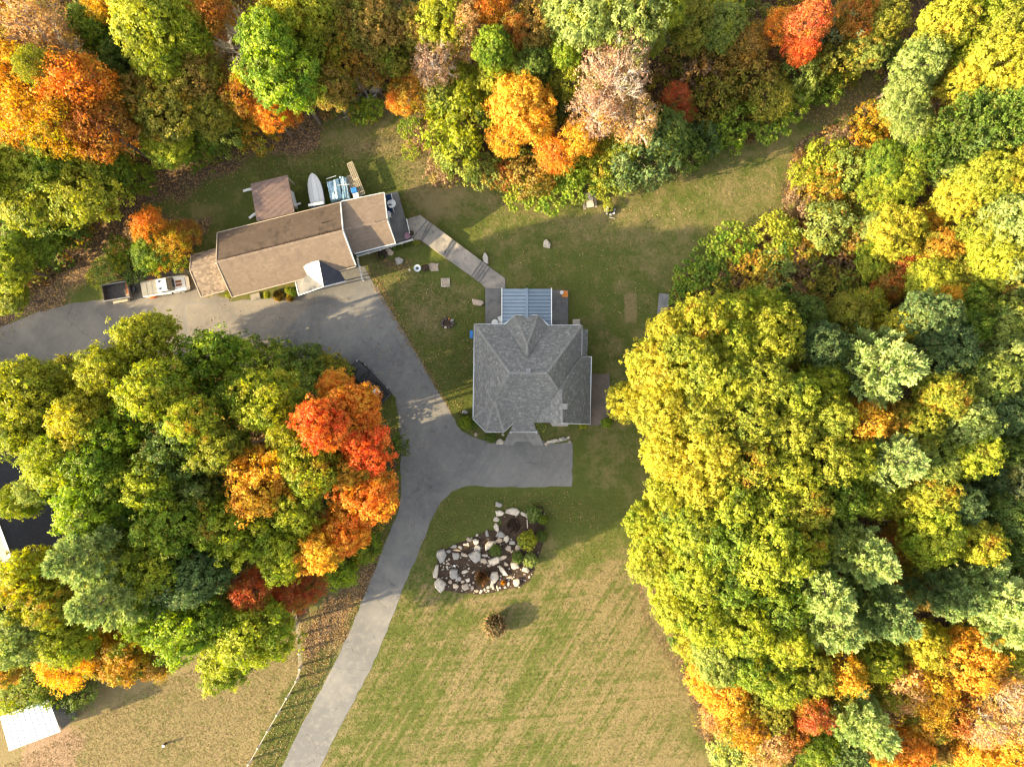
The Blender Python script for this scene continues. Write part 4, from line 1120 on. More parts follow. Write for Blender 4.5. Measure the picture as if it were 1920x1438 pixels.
pb = MB(); rr = random.Random(21)
bx = [p[0] for p in bed]; by = [p[1] for p in bed]
k_ = 0
while k_ < 230:
    x, y = rr.uniform(min(bx), max(bx)), rr.uniform(min(by), max(by))
    if not bool(inpoly(np.array([x]), np.array([y]), bed)[0]): continue
    k_ += 1
    if x > 935 and y < 1005 and rr.random() < .8: continue
    p = P(x, y, .05); s_ = rr.uniform(.05, .16)
    pb.ball((p.x, p.y, .03), (s_, s_ * rr.uniform(.6, 1), s_ * .6), 5, 3, 0 if rr.random() < .6 else 1, .25, rr)
o = pb.build('rubble', [M['stone'], M['stone_grey']], rg); o['kind'] = 'stuff'

single = [
 (1026, 458, 14, 20, 10, 'stone', 'boulder', 'pale boulder alone in the back lawn beyond the walkway', .45),
 (910.5, 484, 12, 22, 10, 'stone_grey', 'boulder', 'grey boulder touching the upper edge of the stepped walkway', .5),
 (895, 567, 24, 12, -10, 'stone_tan', 'boulder', 'low pinkish boulder against the left side of the rear deck', .4),
 (728.5, 473, 16, 13, -40, 'stone_tan', 'boulder', 'tan boulder just below the garage deck railing', .4),
 (748, 488.5, 17, 15, 20, 'stone_grey', 'boulder', 'pale grey boulder between garage deck and grass', .4),
 (813, 500.5, 19, 15, 0, 'stone_tan', 'boulder', 'round tan boulder right of the dark planter', .22),
 (768, 506, 5, 5, 0, 'stone', 'boulder', 'tiny white stone left of the birdbath', .15),
 (872, 773, 13, 9, 0, 'stone_grey', 'boulder', 'grey boulder above the round bush at the house corner', .5),
 (938, 829, 16, 14, 10, 'stone', 'boulder', 'pale boulder left of the entry walk', .45),
 (943, 815, 6, 7, 0, 'stone', 'boulder', 'small white stone under the turret eave by the porch', .3),
 (892, 814, 7, 8, 0, 'stone_tan', 'boulder', 'brown stone in the bed below the turret', .3),
 (1069, 829, 6, 9, 0, 'stone_grey', 'boulder', 'grey stone at the right end of the parking edge', .3),
 (683, 173, 12, 10, 0, 'stone_grey', 'boulder', 'round grey boulder at the top of the woodland rock pile', .5),
]
for x, y, w, h, r_, mt, nm, lab, hz in single:
    o = stone(None, x, y, w, h, r_, mt, hz, nm); tag(o, lab, nm if nm != 'boulder' else 'boulder', 'boulders in the yard')
# row of edging rocks right of the entry walk, and rock pile in the wood
er = thing('edging_rocks', 'low row of mottled rocks right of the entry walk', 'rocks', (0, 0, 0))
rr = random.Random(5)
for k in range(12): stone(er, 1024 + k * 3.9 + rr.uniform(-1, 1), 832 - k * .8 - abs(math.sin(k)) * 3, rr.uniform(5, 10), rr.uniform(4, 8), rr.uniform(0, 90), rr.choice(['stone', 'stone_grey', 'stone_tan']), .25)
rp = thing('rock_pile', 'grey rock pile at the wood edge above the garage', 'rock pile', (0, 0, 0))
for k in range(34):
    a = rr.random() * 6.28; d = math.sqrt(rr.random())
    stone(rp, 684 + 28 * d * math.cos(a), 174 + 15 * d * math.sin(a) - .25 * 28 * d * math.cos(a), rr.uniform(6, 13), rr.uniform(5, 11), rr.uniform(0, 90), rr.choice(['stone_grey', 'stone_grey', 'stone_tan']), rr.uniform(.3, .7), seed=k % 9)
bp = thing('brush_pile', 'pile of dead grey branches below the rock pile', 'brush pile', (0, 0, 0))
for k in range(46):
    c = P(650 + rr.uniform(-38, 26), 203 + rr.uniform(-9, 12), .3); a = rr.gauss(.2, .6); l_ = rr.uniform(.5, 1.7)
    d = Vector((math.cos(a), math.sin(a), rr.uniform(-.15, .2))) * l_
    MB().tube(c - d, c + d, .05 * rr.uniform(.5, 1.3), .015, 5).build('branch', M['bark_pale'] if k % 3 == 0 else M['bark'], bp)

fp = thing('fire_pit', 'stone ring fire pit with black grate near picnic table', 'fire pit', P(1144, 396, 0)[:])
for k in range(7):
    a = 6.28 * k / 7 + .3; o = stone(fp, 960, 719, 6 if k % 2 else 4.5, 5, 30 * k, 'white' if k in (2, 3, 6) else 'stone_grey', .26, seed=k)
    o.location = (.52 * math.cos(a), .45 * math.sin(a), 0)
for k in range(6): MB().bar((-.36 + .14 * k, -.34, .3), (-.36 + .14 * k, .34, .3), .05, .04).build('grate_bar', M['black'], fp)
MB().tube((0, 0, 0), (0, 0, .12), .42, n=12).build('ash_bed', M['rubber'], fp)
MB().tube((-.1, -.75, .06), (.55, -.9, .06), .05, n=6).build('stick', M['stone'], fp)

t_ = thing('picnic_table', 'pale picnic table with two benches at the shrub edge', 'picnic table', P(1105, 376, .6)[:2] + (0,), R(9))
for k in range(5): MB().box((-.34 + .17 * k, 0, .74), (.155, 1.75, .05)).build('table_plank', M['stone'], t_)
for s_ in (-1, 1):
    for k in (0, 1): MB().box((s_ * (.62 + .15 * k), -.05 if s_ > 0 else -.1, .44), (.14, 1.75, .045)).build('bench_plank', M['stone_tan'], t_)
    MB().box((0, s_ * .62, .42), (1.55, .07, .10)).build('cross_beam', M['wood'], t_)
    MB().box((0, s_ * .62, .68), (.75, .07, .07)).build('top_batten', M['wood'], t_)
    for q in (-1, 1): MB().bar((q * .55, s_ * .66, 0), (q * .28, s_ * .66, .72), .09, .06).build('leg', M['wood'], t_)

t_ = thing('plank_platform', 'grey weathered plank platform on the lawn by sumac shrubs', 'platform', P(1243.5, 577, .3)[:2] + (0,), R(-4.5))
for k in range(17): MB().box((0, -1.6 + .2 * k, .30), (1.28, .18, .045)).build('plank', M['wood_grey'], t_)
for s_ in (-.5, 0, .5): MB().box((s_, 0, .2), (.09, 3.3, .15)).build('joist', M['wood_grey'], t_)

t_ = thing('wood_hatch', 'square pale wooden hatch lying in the side lawn', 'hatch', P(835, 530, .1)[:2] + (0,), R(2))
for k in range(5): MB().box((0, -.36 + .18 * k, .12), (.92, .165, .05)).build('plank', M['stone_tan'], t_)
for s_ in (-1, 1):
    MB().box((s_ * .47, 0, .14), (.09, 1.02, .1)).build('frame_bar', M['stone'], t_)
    MB().box((0, s_ * .47, .14), (.84, .09, .1)).build('frame_bar', M['stone'], t_)

t_ = thing('birdbath', 'pale blue-white stone birdbath bowl in side lawn', 'birdbath', P(783, 503.5, .4)[:2] + (0,))
m_ = MB(); n = 14
for (r0, z0), (r1, z1) in (((.16, 0), (.10, .12)), ((.10, .12), (.10, .45)), ((.10, .45), (.44, .58)), ((.44, .58), (.44, .64)), ((.44, .64), (.34, .64)), ((.34, .64), (.06, .54))):
    for i in range(n):
        a0, a1 = 6.2832 * i / n, 6.2832 * (i + 1) / n
        m_.add([(r0 * math.cos(a0), r0 * math.sin(a0), z0), (r0 * math.cos(a1), r0 * math.sin(a1), z0), (r1 * math.cos(a1), r1 * math.sin(a1), z1), (r1 * math.cos(a0), r1 * math.sin(a0), z1)], [(0, 1, 2, 3)])
m_.build('bowl', M['hull'], t_, smooth=True)
MB().tube((0, 0, .5), (0, 0, .585), .3, n=12).build('water', M['glass'], t_)

def planter(label, px, py, r, z, mt, flower, seed=1, cat='planter', h=.45):
    t_ = thing('planter', label, cat, P(px, py, z + h / 2)[:2] + (z,))
    MB().tube((0, 0, 0), (0, 0, h), r * .8, r, 12).build('pot', M[mt], t_)
    rr = random.Random(seed); f = MB()
    for k in range(60):
        a, d = rr.random() * 6.28, math.sqrt(rr.random()) * r * 1.15
        c = Vector((d * math.cos(a), d * math.sin(a), h + .18 * (1 - d / r * .5) + rr.uniform(0, .06))); s_ = .07
        e = Vector((rr.uniform(-1, 1), rr.uniform(-1, 1), rr.uniform(-.3, .3))).normalized(); g_ = e.cross(Vector((0, 0, 1))).normalized()
        f.add([c - e * s_ - g_ * s_, c + e * s_ - g_ * s_, c + e * s_ + g_ * s_, c - e * s_ + g_ * s_], [(0, 1, 2, 3)])
    f.build('flowers', M[flower], t_)
    return t_
planter('orange flowering pot at the right corner of the rear deck', 1058.5, 552, .34, .34, 'rubber', 'orange_flower', 1)
planter('small white pot beside the orange flowers on the rear deck', 1053, 549.5, .15, .34, 'white', 'white', 2, h=.6)
planter('dark round planter between birdbath and tan boulder', 798, 502.5, .38, 0, 'steel', 'soil', 3)
planter('large black pot below the garage deck near the drive', 718, 478, .55, 0, 'black', 'soil', 4, h=.5)
planter('dark red pot on the garage deck corner beside the walkway', 764, 443.5, .3, 1.0, 'rust', 'mauve', 5)
planter('black pot at the foot of the garage deck steps', 772, 438, .22, 1.0, 'black', 'soil', 6)
fpn = thing('stone_planter', 'round stone planter with pebbles on the lawn left of house', 'planter', P(839, 606, 0)[:])
for k in range(10):
    a = .628 * k; o = stone(fpn, 960, 719, 6 if k != 1 else 9, 5, 36 * k, 'stone_grey' if k == 1 else ('stone' if k == 7 else 'rust' if k == 2 else 'steel'), .25, seed=k % 9); o.location = (.7 * math.cos(a), .55 * math.sin(a), 0)
MB().tube((0, 0, 0), (0, 0, .12), .6, n=12).build('soil_fill', M['soil'], fpn)

def round_table(label, px, py, z, r=.52):
    t_ = thing('round_table', label, 'table', P(px, py, z + .7)[:2] + (z,))
    MB().tube((0, 0, .68), (0, 0, .72), r, n=20).build('table_top', M['white'], t_)
    MB().tube((0, 0, .03), (0, 0, .68), .05, n=8).build('stem', M['white'], t_)
    MB().tube((0, 0, 0), (0, 0, .04), .26, n=12).build('base', M['white'], t_)
def chair(label, px, py, z, rz, seat='white', s=1.0):
    t_ = thing('patio_chair', label, 'chair', P(px, py, z + .45)[:2] + (z,), rz, 'chairs on the decks')
    MB().box((0, 0, .43), (.55 * s, .55 * s, .08)).build('seat', M[seat], t_)
    MB().box((-.30 * s, 0, .72), (.07, .58 * s, .5)).build('backrest', M[seat], t_)
    for sy in (-1, 1): MB().box((0, sy * .31 * s, .6), (.55 * s, .06, .05)).box((.25 * s, sy * .31 * s, .3), (.05, .05, .58)).box((-.25 * s, sy * .31 * s, .3), (.05, .05, .58)).build('arm', M['white'], t_)
round_table('white round table under the garage gable end', 734, 382, 1.0)
chair('navy cushioned chair above the round table on garage deck', 729, 370.5, 1.0, R(104), 'navy', 1.25)
chair('navy cushioned chair below the round table on garage deck', 731, 392.5, 1.0, R(-76), 'navy', 1.3)
chair('small white chair lowest on the garage deck', 728, 404, 1.0, R(-80), 'white')
round_table('white round table on the rear deck left of canopy', 928, 605, .34, .4)
chair('white chair right of the rear deck table', 938, 598, .34, R(200), 'white', .9)
chair('white chair tucked under the eave by rear deck table', 938, 608, .34, R(150), 'white', .8)
t_ = thing('air_conditioner', 'pale air conditioning unit at the house north-east corner', 'air conditioner', P(1080.5, 604, .5)[:2] + (0,))
MB().box((0, 0, .42), (.85, .62, .84)).build('casing', M['stone'], t_)
for k in range(5): MB().box((-.3 + .15 * k, 0, .86), (.04, .5, .02)).build('grille_bar', M['wood_grey'], t_)
t_ = thing('marker_post', 'short dark post standing alone in the dry paddock', 'post', P(311, 1393, 0)[:])
MB().box((0, 0, .3), (.22, .22, .6)).build('shaft', M['steel'], t_); MB().box((0, 0, .63), (.28, .28, .06)).build('cap', M['trim'], t_)
t_ = thing('stepping_pad', 'pale concrete pad at the garage side door', 'pad', P(479, 556.5, .05)[:2] + (0,), R(14))
MB().box((0, 0, .07), (1.15, .8, .12)).build('slab', M['walk'], t_)
# ---------------------------------------------------------------- plants: prototypes
def unit(v): return v / (np.linalg.norm(v, axis=-1, keepdims=True) + 1e-9)

def leaf_quads(c, n, length, width, g, fwd=None):
    """diamond leaves at centres c with normals n"""
    m = len(c)
    r = unit(g.normal(size=(m, 3)))
    if fwd is not None: r = unit(fwd + 0.5 * r)
    a = unit(r - n * (r * n).sum(-1, keepdims=True))
    b = np.cross(n, a)
    L = (length * g.uniform(.5, 1.45, m))[:, None] / 2; W = (width * g.uniform(.7, 1.3, m))[:, None] / 2
    return np.stack([c - a * L, c - a * L * .1 + b * W, c + a * L, c - a * L * .1 - b * W], 1)

def broadleaf(name, seed, nl=18, nc=20, nleaf=34, lr=(.30, .44), cr=.20, leaf=.30, flat=1.0, fill=.10, updir=.35, droop=0.0, sparse=1.0):
    """unit crown radius 1 x4.5 m: lobes on a dome, sprays on the lobes, leaves on the sprays"""
    g = np.random.default_rng(seed)
    Rm = 4.5
    # lobe centres spread over the upper shell
    lob = []
    tries = 0
    while len(lob) < nl and tries < 4000:
        tries += 1
        v = unit(g.normal(size=3)); 
        if v[2] < -0.45: continue
        rad = g.uniform(.50, .74) if v[2] > 0 else g.uniform(.45, .66)
        p = v * rad * np.array([1, 1, flat])
        r = g.uniform(*lr)
        if all(np.linalg.norm(p - q) > .62 * (r + s) * .72 for q, s in lob): lob.append((p, r))
    C, N, V = [], [], []
    for p, r in lob:
        k = 0
        lobe_v = g.uniform(0, 1)
        n_c = int(nc * (r / lr[1]) ** 2 * 1.25)
        d = unit(g.normal(size=(n_c * 3, 3)))
        out = unit(p[None])[0]
        keep = (d @ out > -0.35) & (d[:, 2] > -0.55)
        d = d[keep][:n_c]
        for u in d:
            cc = p + u * r * g.uniform(.82, 1.08)
            m = int(nleaf * g.uniform(.6, 1.25) * sparse)
            q = unit(g.normal(size=(m, 3)))
            q = np.where((q @ u)[:, None] < -0.2, -q, q)
            s = cr * g.uniform(.6, 1.3)
            if g.uniform() < .22: cc = cc + u * r * g.uniform(.2, .65)
            pos = cc + q * s * (g.uniform(0, 1, m)[:, None] ** .6) * 1.1 * np.array([1, 1, .8]) - np.array([0, 0, droop]) * g.uniform(0, 1, m)[:, None] * s
            nn = unit(q * .55 + u * .45 + np.array([0, 0, updir]) + g.normal(size=(m, 3)) * .38)
            C.append(pos); N.append(nn)
            cv = g.uniform(0, 1) * .6 + lobe_v * .4
            V.append(np.stack([np.full(m, cv), np.clip(g.normal(.5, .22, m) + (g.uniform() - .5) * .2, 0, 1), g.uniform(0, 1, m)], 1))
    nf = int(sum(len(c) for c in C) * fill)
    v = unit(g.normal(size=(nf, 3))); rr_ = g.uniform(.15, .7, nf)[:, None]
    C.append(v * rr_ * np.array([1, 1, flat])); N.append(unit(g.normal(size=(nf, 3)) + [0, 0, .8])); V.append(np.stack([g.uniform(0, 1, nf), g.uniform(0, .5, nf), g.uniform(0, 1, nf)], 1))
    C, N, V = np.concatenate(C) * Rm, np.concatenate(N), np.concatenate(V)
    me = quad_mesh(name, leaf_quads(C, N, leaf, leaf * .62, g), V)
    me.materials.append(M['leaf'])
    return me, [(p * Rm, r * Rm) for p, r in lob]

def limbs_mesh(name, lobs, base_z, seed, r0=.26, twigs=0, mat='bark', ext=1.0):
    """trunk from base_z up to the crown and a limb into every lobe; origin at the crown's centre"""
    rr = random.Random(seed); mb = MB()
    top = Vector((0, 0, .3))
    pts = [Vector((0, 0, base_z)), Vector((rr.uniform(-.2, .2), rr.uniform(-.2, .2), base_z * .5)), Vector((0, 0, -1.4)), top]
    rad = [r0 * 1.15, r0, r0 * .8, r0 * .45]
    for a, b, x, y in zip(pts[:-1], pts[1:], rad[:-1], rad[1:]): mb.tube(a, b, x, y, 7, caps=False)
    for p, r in lobs:
        p = Vector(p) * ext
        s = Vector((0, 0, rr.uniform(-2.2, 0)))
        mid = s.lerp(p, .5) + Vector((rr.uniform(-.2, .2), rr.uniform(-.2, .2), -.25))
        mb.tube(s, mid, r0 * .45, r0 * .28, 5, caps=False); mb.tube(mid, p, r0 * .28, r0 * .10, 5, caps=False)
        for _ in range(twigs):
            d = (p.normalized() * .7 + Vector((rr.gauss(0, .6), rr.gauss(0, .6), rr.gauss(.25, .4)))).normalized()
            q = p + d * r * rr.uniform(.6, 1.15); st = mid.lerp(p, rr.uniform(.2, 1))
            mb.tube(st, q, .045, .014, 4, caps=False)
            for _ in range(3):
                d2 = (d + Vector((rr.gauss(0, .5), rr.gauss(0, .5), rr.gauss(0, .4)))).normalized(); s2 = st.lerp(q, rr.uniform(.35, .95))
                mb.tube(s2, s2 + d2 * r * rr.uniform(.25, .6), .022, .008, 3, caps=False)
    me = bpy.data.meshes.new(name); me.from_pydata(mb.v, [], mb.f); me.materials.append(M[mat])
    return me

def pine(name, seed, levels=9, per=7, tuft=.52, blades=15, dens=1.0):
    g = np.random.default_rng(seed); Rm = 4.5
    C, A, V, LB = [], [], [], []
    for L in range(levels):
        t = L / (levels - 1)
        zc = -3.6 + 7.4 * t
        reach = Rm * (1.0 - .80 * t ** 1.4) * g.uniform(.9, 1.05)
        nb = per + (1 if t < .5 else 0)
        ph = g.uniform(0, 6.28)
        for k in range(nb):
            a = ph + 6.283 * k / nb + g.normal(0, .16); ln = reach * g.uniform(.72, 1.12)
            d = np.array([math.cos(a), math.sin(a), 0]); side = np.array([-d[1], d[0], 0])
            tip = np.array([0, 0, zc]) + d * ln + np.array([0, 0, .22 * ln])
            LB.append((np.array([0, 0, zc - .2]), tip))
            v0 = g.uniform(0, 1)
            n = int((6 + ln * 6.5) * dens)
            for i in range(n):
                s = g.uniform(.22, 1.0) ** .8
                wid = (.10 + .30 * math.sin(math.pi * min(1, s * .9))) * ln * .5
                off = g.uniform(-1, 1)
                p = np.array([0, 0, zc]) + d * ln * s + side * off * wid + np.array([0, 0, .22 * ln * s * s + g.uniform(-.05, .22)])
                ax = unit(d * .9 + side * off * .55 + np.array([0, 0, .45 + g.uniform(-.15, .3)]))
                C.append(p); A.append(ax); V.append((v0 * .5 + g.uniform(0, .5), np.clip(.42 + .25 * s + g.normal(0, .1), 0, 1), g.uniform(0, 1)))
    C, A, V = np.array(C), np.array(A), np.array(V)
    m = len(C)
    C2 = np.repeat(C, blades, 0); A2 = np.repeat(A, blades, 0); V2 = np.repeat(V, blades, 0)
    dirs = unit(A2 + g.normal(size=A2.shape) * .48)
    ln = tuft * g.uniform(.7, 1.25, len(C2))[:, None]
    sd_ = unit(np.cross(dirs, g.normal(size=dirs.shape)))
    st = C2 + A2 * g.uniform(-.25, .25, len(C2))[:, None]
    w = .048
    Q = np.stack([st - sd_ * w * .5, st + sd_ * w * .5, st + dirs * ln * .7 + sd_ * w, st + dirs * ln * .7 - sd_ * w], 1)
    Q[:, 2] += dirs * ln * .3 * .5; Q[:, 3] += dirs * ln * .3 * .5
    V2 = np.clip(V2 + g.normal(size=V2.shape) * .08, 0, 1)
    me = quad_mesh(name, Q, V2); me.materials.append(M['needle'])
    mb = MB(); mb.tube((0, 0, -16), (0, 0, 3.9), .30, .05, 7)
    for a, b in LB: mb.tube(a, b, .07, .02, 4, caps=False)
    tm = bpy.data.meshes.new(name + '_trunk'); tm.from_pydata(mb.v, [], mb.f); tm.materials.append(M['bark'])
    return me, tm

def sumac(name, seed, n=34, R_=3.0, leafl=.62, nl=13):
    g = np.random.default_rng(seed); Q, V = [], []; mb = MB()
    pts = []
    for i in range(n * 6):
        a, d = g.uniform(0, 6.28), math.sqrt(g.uniform(0, 1)) * R_
        p = np.array([d * math.cos(a), d * math.sin(a), 0])
        if all(np.linalg.norm(p - q) > .62 for q in pts): pts.append(p)
        if len(pts) >= n: break
    for p in pts:
        h = 1.5 * (1 - .3 * (np.linalg.norm(p) / R_) ** 2) * g.uniform(.75, 1.2)
        top = p + [0, 0, h]; mb.tube(tuple(p * .85 - np.array([0, 0, .9])), tuple(top), .03, .015, 4, caps=False)
        v = g.uniform(0, 1); ph = g.uniform(0, 6.28)
        for k in range(nl):
            a = ph + 6.283 * k / nl * 1.0 + g.normal(0, .12); d = np.array([math.cos(a), math.sin(a), 0]); s = np.array([-d[1], d[0], 0])
            L = leafl * g.uniform(.7, 1.2); el = g.uniform(.1, .7)
            st = top + d * .04; mid = st + d * L * .5 + np.array([0, 0, el * L * .5]); end = mid + d * L * .5 + np.array([0, 0, -.25 * L])
            w = .085
            Q.append([st - s * .02, st + s * .02, mid + s * w, mid - s * w]); Q.append([mid - s * w, mid + s * w, end + s * .025, end - s * .025])
            c = (v * .7 + g.uniform(0, .3), np.clip(g.normal(.5, .18), 0, 1), g.uniform(0, 1)); V += [c, c]
        m = 7
        q = unit(g.normal(size=(m, 3))); pos = top - [0, 0, .45] + q * .4
        for z in leaf_quads(pos, unit(q + [0, 0, .6]), .3, .14, g): Q.append(z); V.append((g.uniform(0, 1), .2, g.uniform(0, 1)))
    me = quad_mesh(name, np.array(Q, dtype=float), np.array(V)); me.materials.append(M['leaf'])
    tm = bpy.data.meshes.new(name + '_stems'); tm.from_pydata(mb.v, [], mb.f); tm.materials.append(M['bark'])
    return me, tm

def bare(name, seed, R_=4.5, mat='bark_pale'):
    rr = random.Random(seed); mb = MB()
    def grow(p, d, ln, r, lev):
        q = p + d * ln
        mb.tube(p, q, r, r * .62, 5 if lev < 2 else 3, caps=False)
        if lev >= 5: return
        for _ in range(3 if lev < 4 else 2):
            nd = (d + Vector((rr.gauss(0, .42), rr.gauss(0, .42), rr.gauss(.08, .28)))).normalized()
            grow(p.lerp(q, rr.uniform(.55, 1)), nd, ln * rr.uniform(.6, .85), max(.012, r * .6), lev + 1)
    mb.tube((0, 0, -14), (0, 0, -2), .24, .18, 7)
    for k in range(7):
        a = 6.283 * k / 7 + rr.uniform(-.3, .3); d = Vector((math.cos(a), math.sin(a), rr.uniform(.5, 1.1))).normalized()
        grow(Vector((0, 0, rr.uniform(-3, -.5))), d, R_ * .42, .10, 1)
    me = bpy.data.meshes.new(name); me.from_pydata(mb.v, [], mb.f); me.materials.append(M[mat])
    return me

PROTO = {}
def reg(style, me, trunk, Rz): PROTO.setdefault(style, []).append((me, trunk, Rz))
for i in range(4):
    me, lob = broadleaf('maple_crown', 100 + i, nl=24, nc=35, nleaf=28, lr=(.22, .36), cr=.125, leaf=.315, fill=.10, updir=.3)
    reg('M', me, limbs_mesh('maple_trunk', lob, -16, i), 4.6)
for i in range(4):
    me, lob = broadleaf('oak_crown', 200 + i, nl=38, nc=29, nleaf=25, lr=(.18, .28), cr=.105, leaf=.275, fill=.10, updir=.45)
    reg('O', me, limbs_mesh('oak_trunk', lob, -16, 20 + i), 4.4)
for i in range(3):
    me, lob = broadleaf('feathery_crown', 300 + i, nl=30, nc=20, nleaf=22, lr=(.18, .30), cr=.17, leaf=.30, fill=.08, updir=.1, sparse=.95)
    reg('F', me, limbs_mesh('feathery_trunk', lob, -16, 30 + i, twigs=2), 4.4)
for i in range(2):
    me, lob = broadleaf('thin_crown', 400 + i, nl=30, nc=18, nleaf=16, lr=(.20, .32), cr=.16, leaf=.25, fill=.05, updir=.1, sparse=.85)
    reg('A', me, limbs_mesh('thin_trunk', lob, -16, 40 + i, twigs=7, mat='bark_pale', ext=1.05), 4.4)
for i in range(3):
    me, tm = pine('pine_crown', 500 + i)
    reg('P', me, tm, 4.2)
me, tm = pine('soft_pine_crown', 540, levels=11, per=10, tuft=.36, blades=14, dens=1.3)
reg('S', me, tm, 4.2)
reg('B', bare('bare_limbs', 9), None, 4.4)
reg('B', bare('bare_limbs', 10), None, 4.4)
for i in range(4):
    me, lob = broadleaf('shrub_crown', 600 + i, nl=22, nc=12, nleaf=22, lr=(.24, .42), cr=.17, leaf=.42, flat=.75, fill=.1, updir=.3)
    reg('U', me, limbs_mesh('shrub_stems', lob, -6, 60 + i, r0=.12), 3.2)
for i in range(3):
    me, tm = sumac('sumac_crown', 700 + i)
    reg('R', me, tm, 1.6)
for i in range(2):   # round clipped bush, small leaves, built near its real size
    me, lob = broadleaf('bush_crown', 800 + i, nl=30, nc=14, nleaf=22, lr=(.25, .36), cr=.12, leaf=.55, flat=.9, fill=.15, updir=.2)
    reg('C', me, limbs_mesh('bush_stems', lob, -5, 80 + i, r0=.2), 4.0)

PAL = {  # two leaf colours each
 'yg': ((.36, .39, .03), (.17, .25, .018)), 'yg2': ((.41, .41, .035), (.24, .29, .024)), 'gr': ((.20, .28, .024), (.09, .17, .016)),
 'bg': ((.27, .36, .025), (.12, .22, .016)), 'dg': ((.14, .20, .032), (.07, .12, .02)), 'bl': ((.12, .185, .06), (.06, .11, .035)),
 'yl': ((.48, .42, .04), (.31, .33, .03)), 'ye': ((.33, .34, .035), (.19, .24, .026)), 'yo': ((.70, .44, .05), (.64, .30, .03)),
 'go': ((.66, .36, .035), (.68, .46, .05)), 'or': ((.66, .22, .03), (.64, .34, .04)), 'rd': ((.72, .13, .03), (.66, .23, .04)),
 'cr': ((.52, .12, .05), (.44, .17, .05)), 'ru': ((.42, .15, .03), (.34, .20, .035)), 'og': ((.50, .27, .03), (.22, .23, .025)),
 'ol': ((.27, .25, .03), (.15, .17, .022)), 'ob': ((.34, .22, .05), (.19, .18, .03)), 'pe': ((.56, .36, .16), (.50, .27, .09)),
 'pk': ((.44, .28, .19), (.34, .21, .12)), 'pg': ((.30, .36, .10), (.19, .26, .06)), 'pn': ((.38, .45, .15), (.20, .29, .09)),
 'pd': ((.22, .30, .10), (.11, .18, .06)), 'sp': ((.12, .19, .025), (.055, .10, .015)), 'gy': ((.16, .20, .09), (.09, .12, .05)),
 'oy': ((.52, .27, .02), (.26, .27, .02)), 'rg': ((.40, .10, .03), (.14, .17, .02)), 'bw': ((.20, .12, .07), (.12, .08, .045)),
 'wb': ((.30, .20, .12), (.22, .14, .08)), 'sg': ((.29, .34, .07), (.15, .22, .04)),
}
NAMES = {'M': ('maple_tree', 'tree'), 'O': ('broadleaf_tree', 'tree'), 'F': ('autumn_tree', 'tree'), 'A': ('thin_crowned_tree', 'tree'), 'P': ('pine_tree', 'pine tree'),
         'S': ('soft_pine_tree', 'pine tree'), 'B': ('bare_tree', 'bare tree'), 'U': ('shrub', 'shrub'), 'R': ('sumac_shrub', 'shrub'), 'C': ('bush', 'bush')}
tree_rnd = random.Random(77)
count = {}
def plant(px, py, r, h, style, pal, label, group=None, zc=None, squash=1.0, name=None):
    lst = PROTO[style]; k = count.get(style, 0); count[style] = k + 1
    me, tm, Rz = lst[k % len(lst)]
    if zc is None:
        zc = .70 * h if style in 'MOFAPSB' else .5 * h
    if style == 'R': zc = .42 * h
    rm = r * (CAM_H - zc) / FOC
    native = 3.0 if style == 'R' else 4.5
    s = rm / native * (1.13 if style in 'MOFAPSBU' else 1.0)
    sz = (h - zc) / Rz * squash
    if style in 'MOFAPSB':
        sz = max(s * .75, min(s * 1.45, sz))
        zc = h - sz * Rz
    p = P(px, py, zc)
    nm, cat = NAMES[style]
    t_ = thing(name or nm, label, cat, (p.x, p.y, 0), 0, group)
    rz = tree_rnd.uniform(0, 6.283)
    c = bpy.data.objects.new('limbs' if style == 'B' else 'crown', me); COL.objects.link(c); c.parent = t_
    c.location = (0, 0, zc if style != 'R' else zc * .55); c.rotation_euler = (0, 0, rz); ay = tree_rnd.uniform(.84, 1.2) if style in 'MOFAU' else tree_rnd.uniform(.94, 1.06)
    c.scale = (s / math.sqrt(ay), s * math.sqrt(ay), sz)
    if style in 'MOFA': c.rotation_euler = (tree_rnd.uniform(-.16, .16), tree_rnd.uniform(-.16, .16), rz)
    a, b = PAL[pal]
    j = 1.04 + tree_rnd.uniform(-.10, .10)
    c['leaf_a'] = [a[0] * j, a[1] * j, a[2] * j]; c['leaf_b'] = [b[0] * j, b[1] * j, b[2] * j]
    fam = ('yl', 'dg', 'ol', 'yg2', 'ye', 'og') if pal in ('yg', 'yg2', 'gr', 'bg', 'ye', 'sg', 'pg') else ('dg', 'sg', 'pn') if pal in ('bl', 'dg', 'sp', 'pn', 'pd') else ('ye', 'ru', 'yg', 'og', 'oy', 'yl')
    cc3 = PAL[tree_rnd.choice(fam)][tree_rnd.randint(0, 1)]
    c['leaf_c'] = [(x + y) / 2 for x, y in zip(cc3, a)] if pal in ('rd', 'or', 'yl', 'yo', 'pn', 'bl') else list(cc3)
    if tm is not None:
        q = bpy.data.objects.new('trunk' if style in 'MOFAPS' else 'stems', tm); COL.objects.link(q); q.parent = t_
        q.location = c.location; q.rotation_euler = (0, 0, rz)
        q.scale = (c.scale[0], c.scale[1], sz)
    return t_

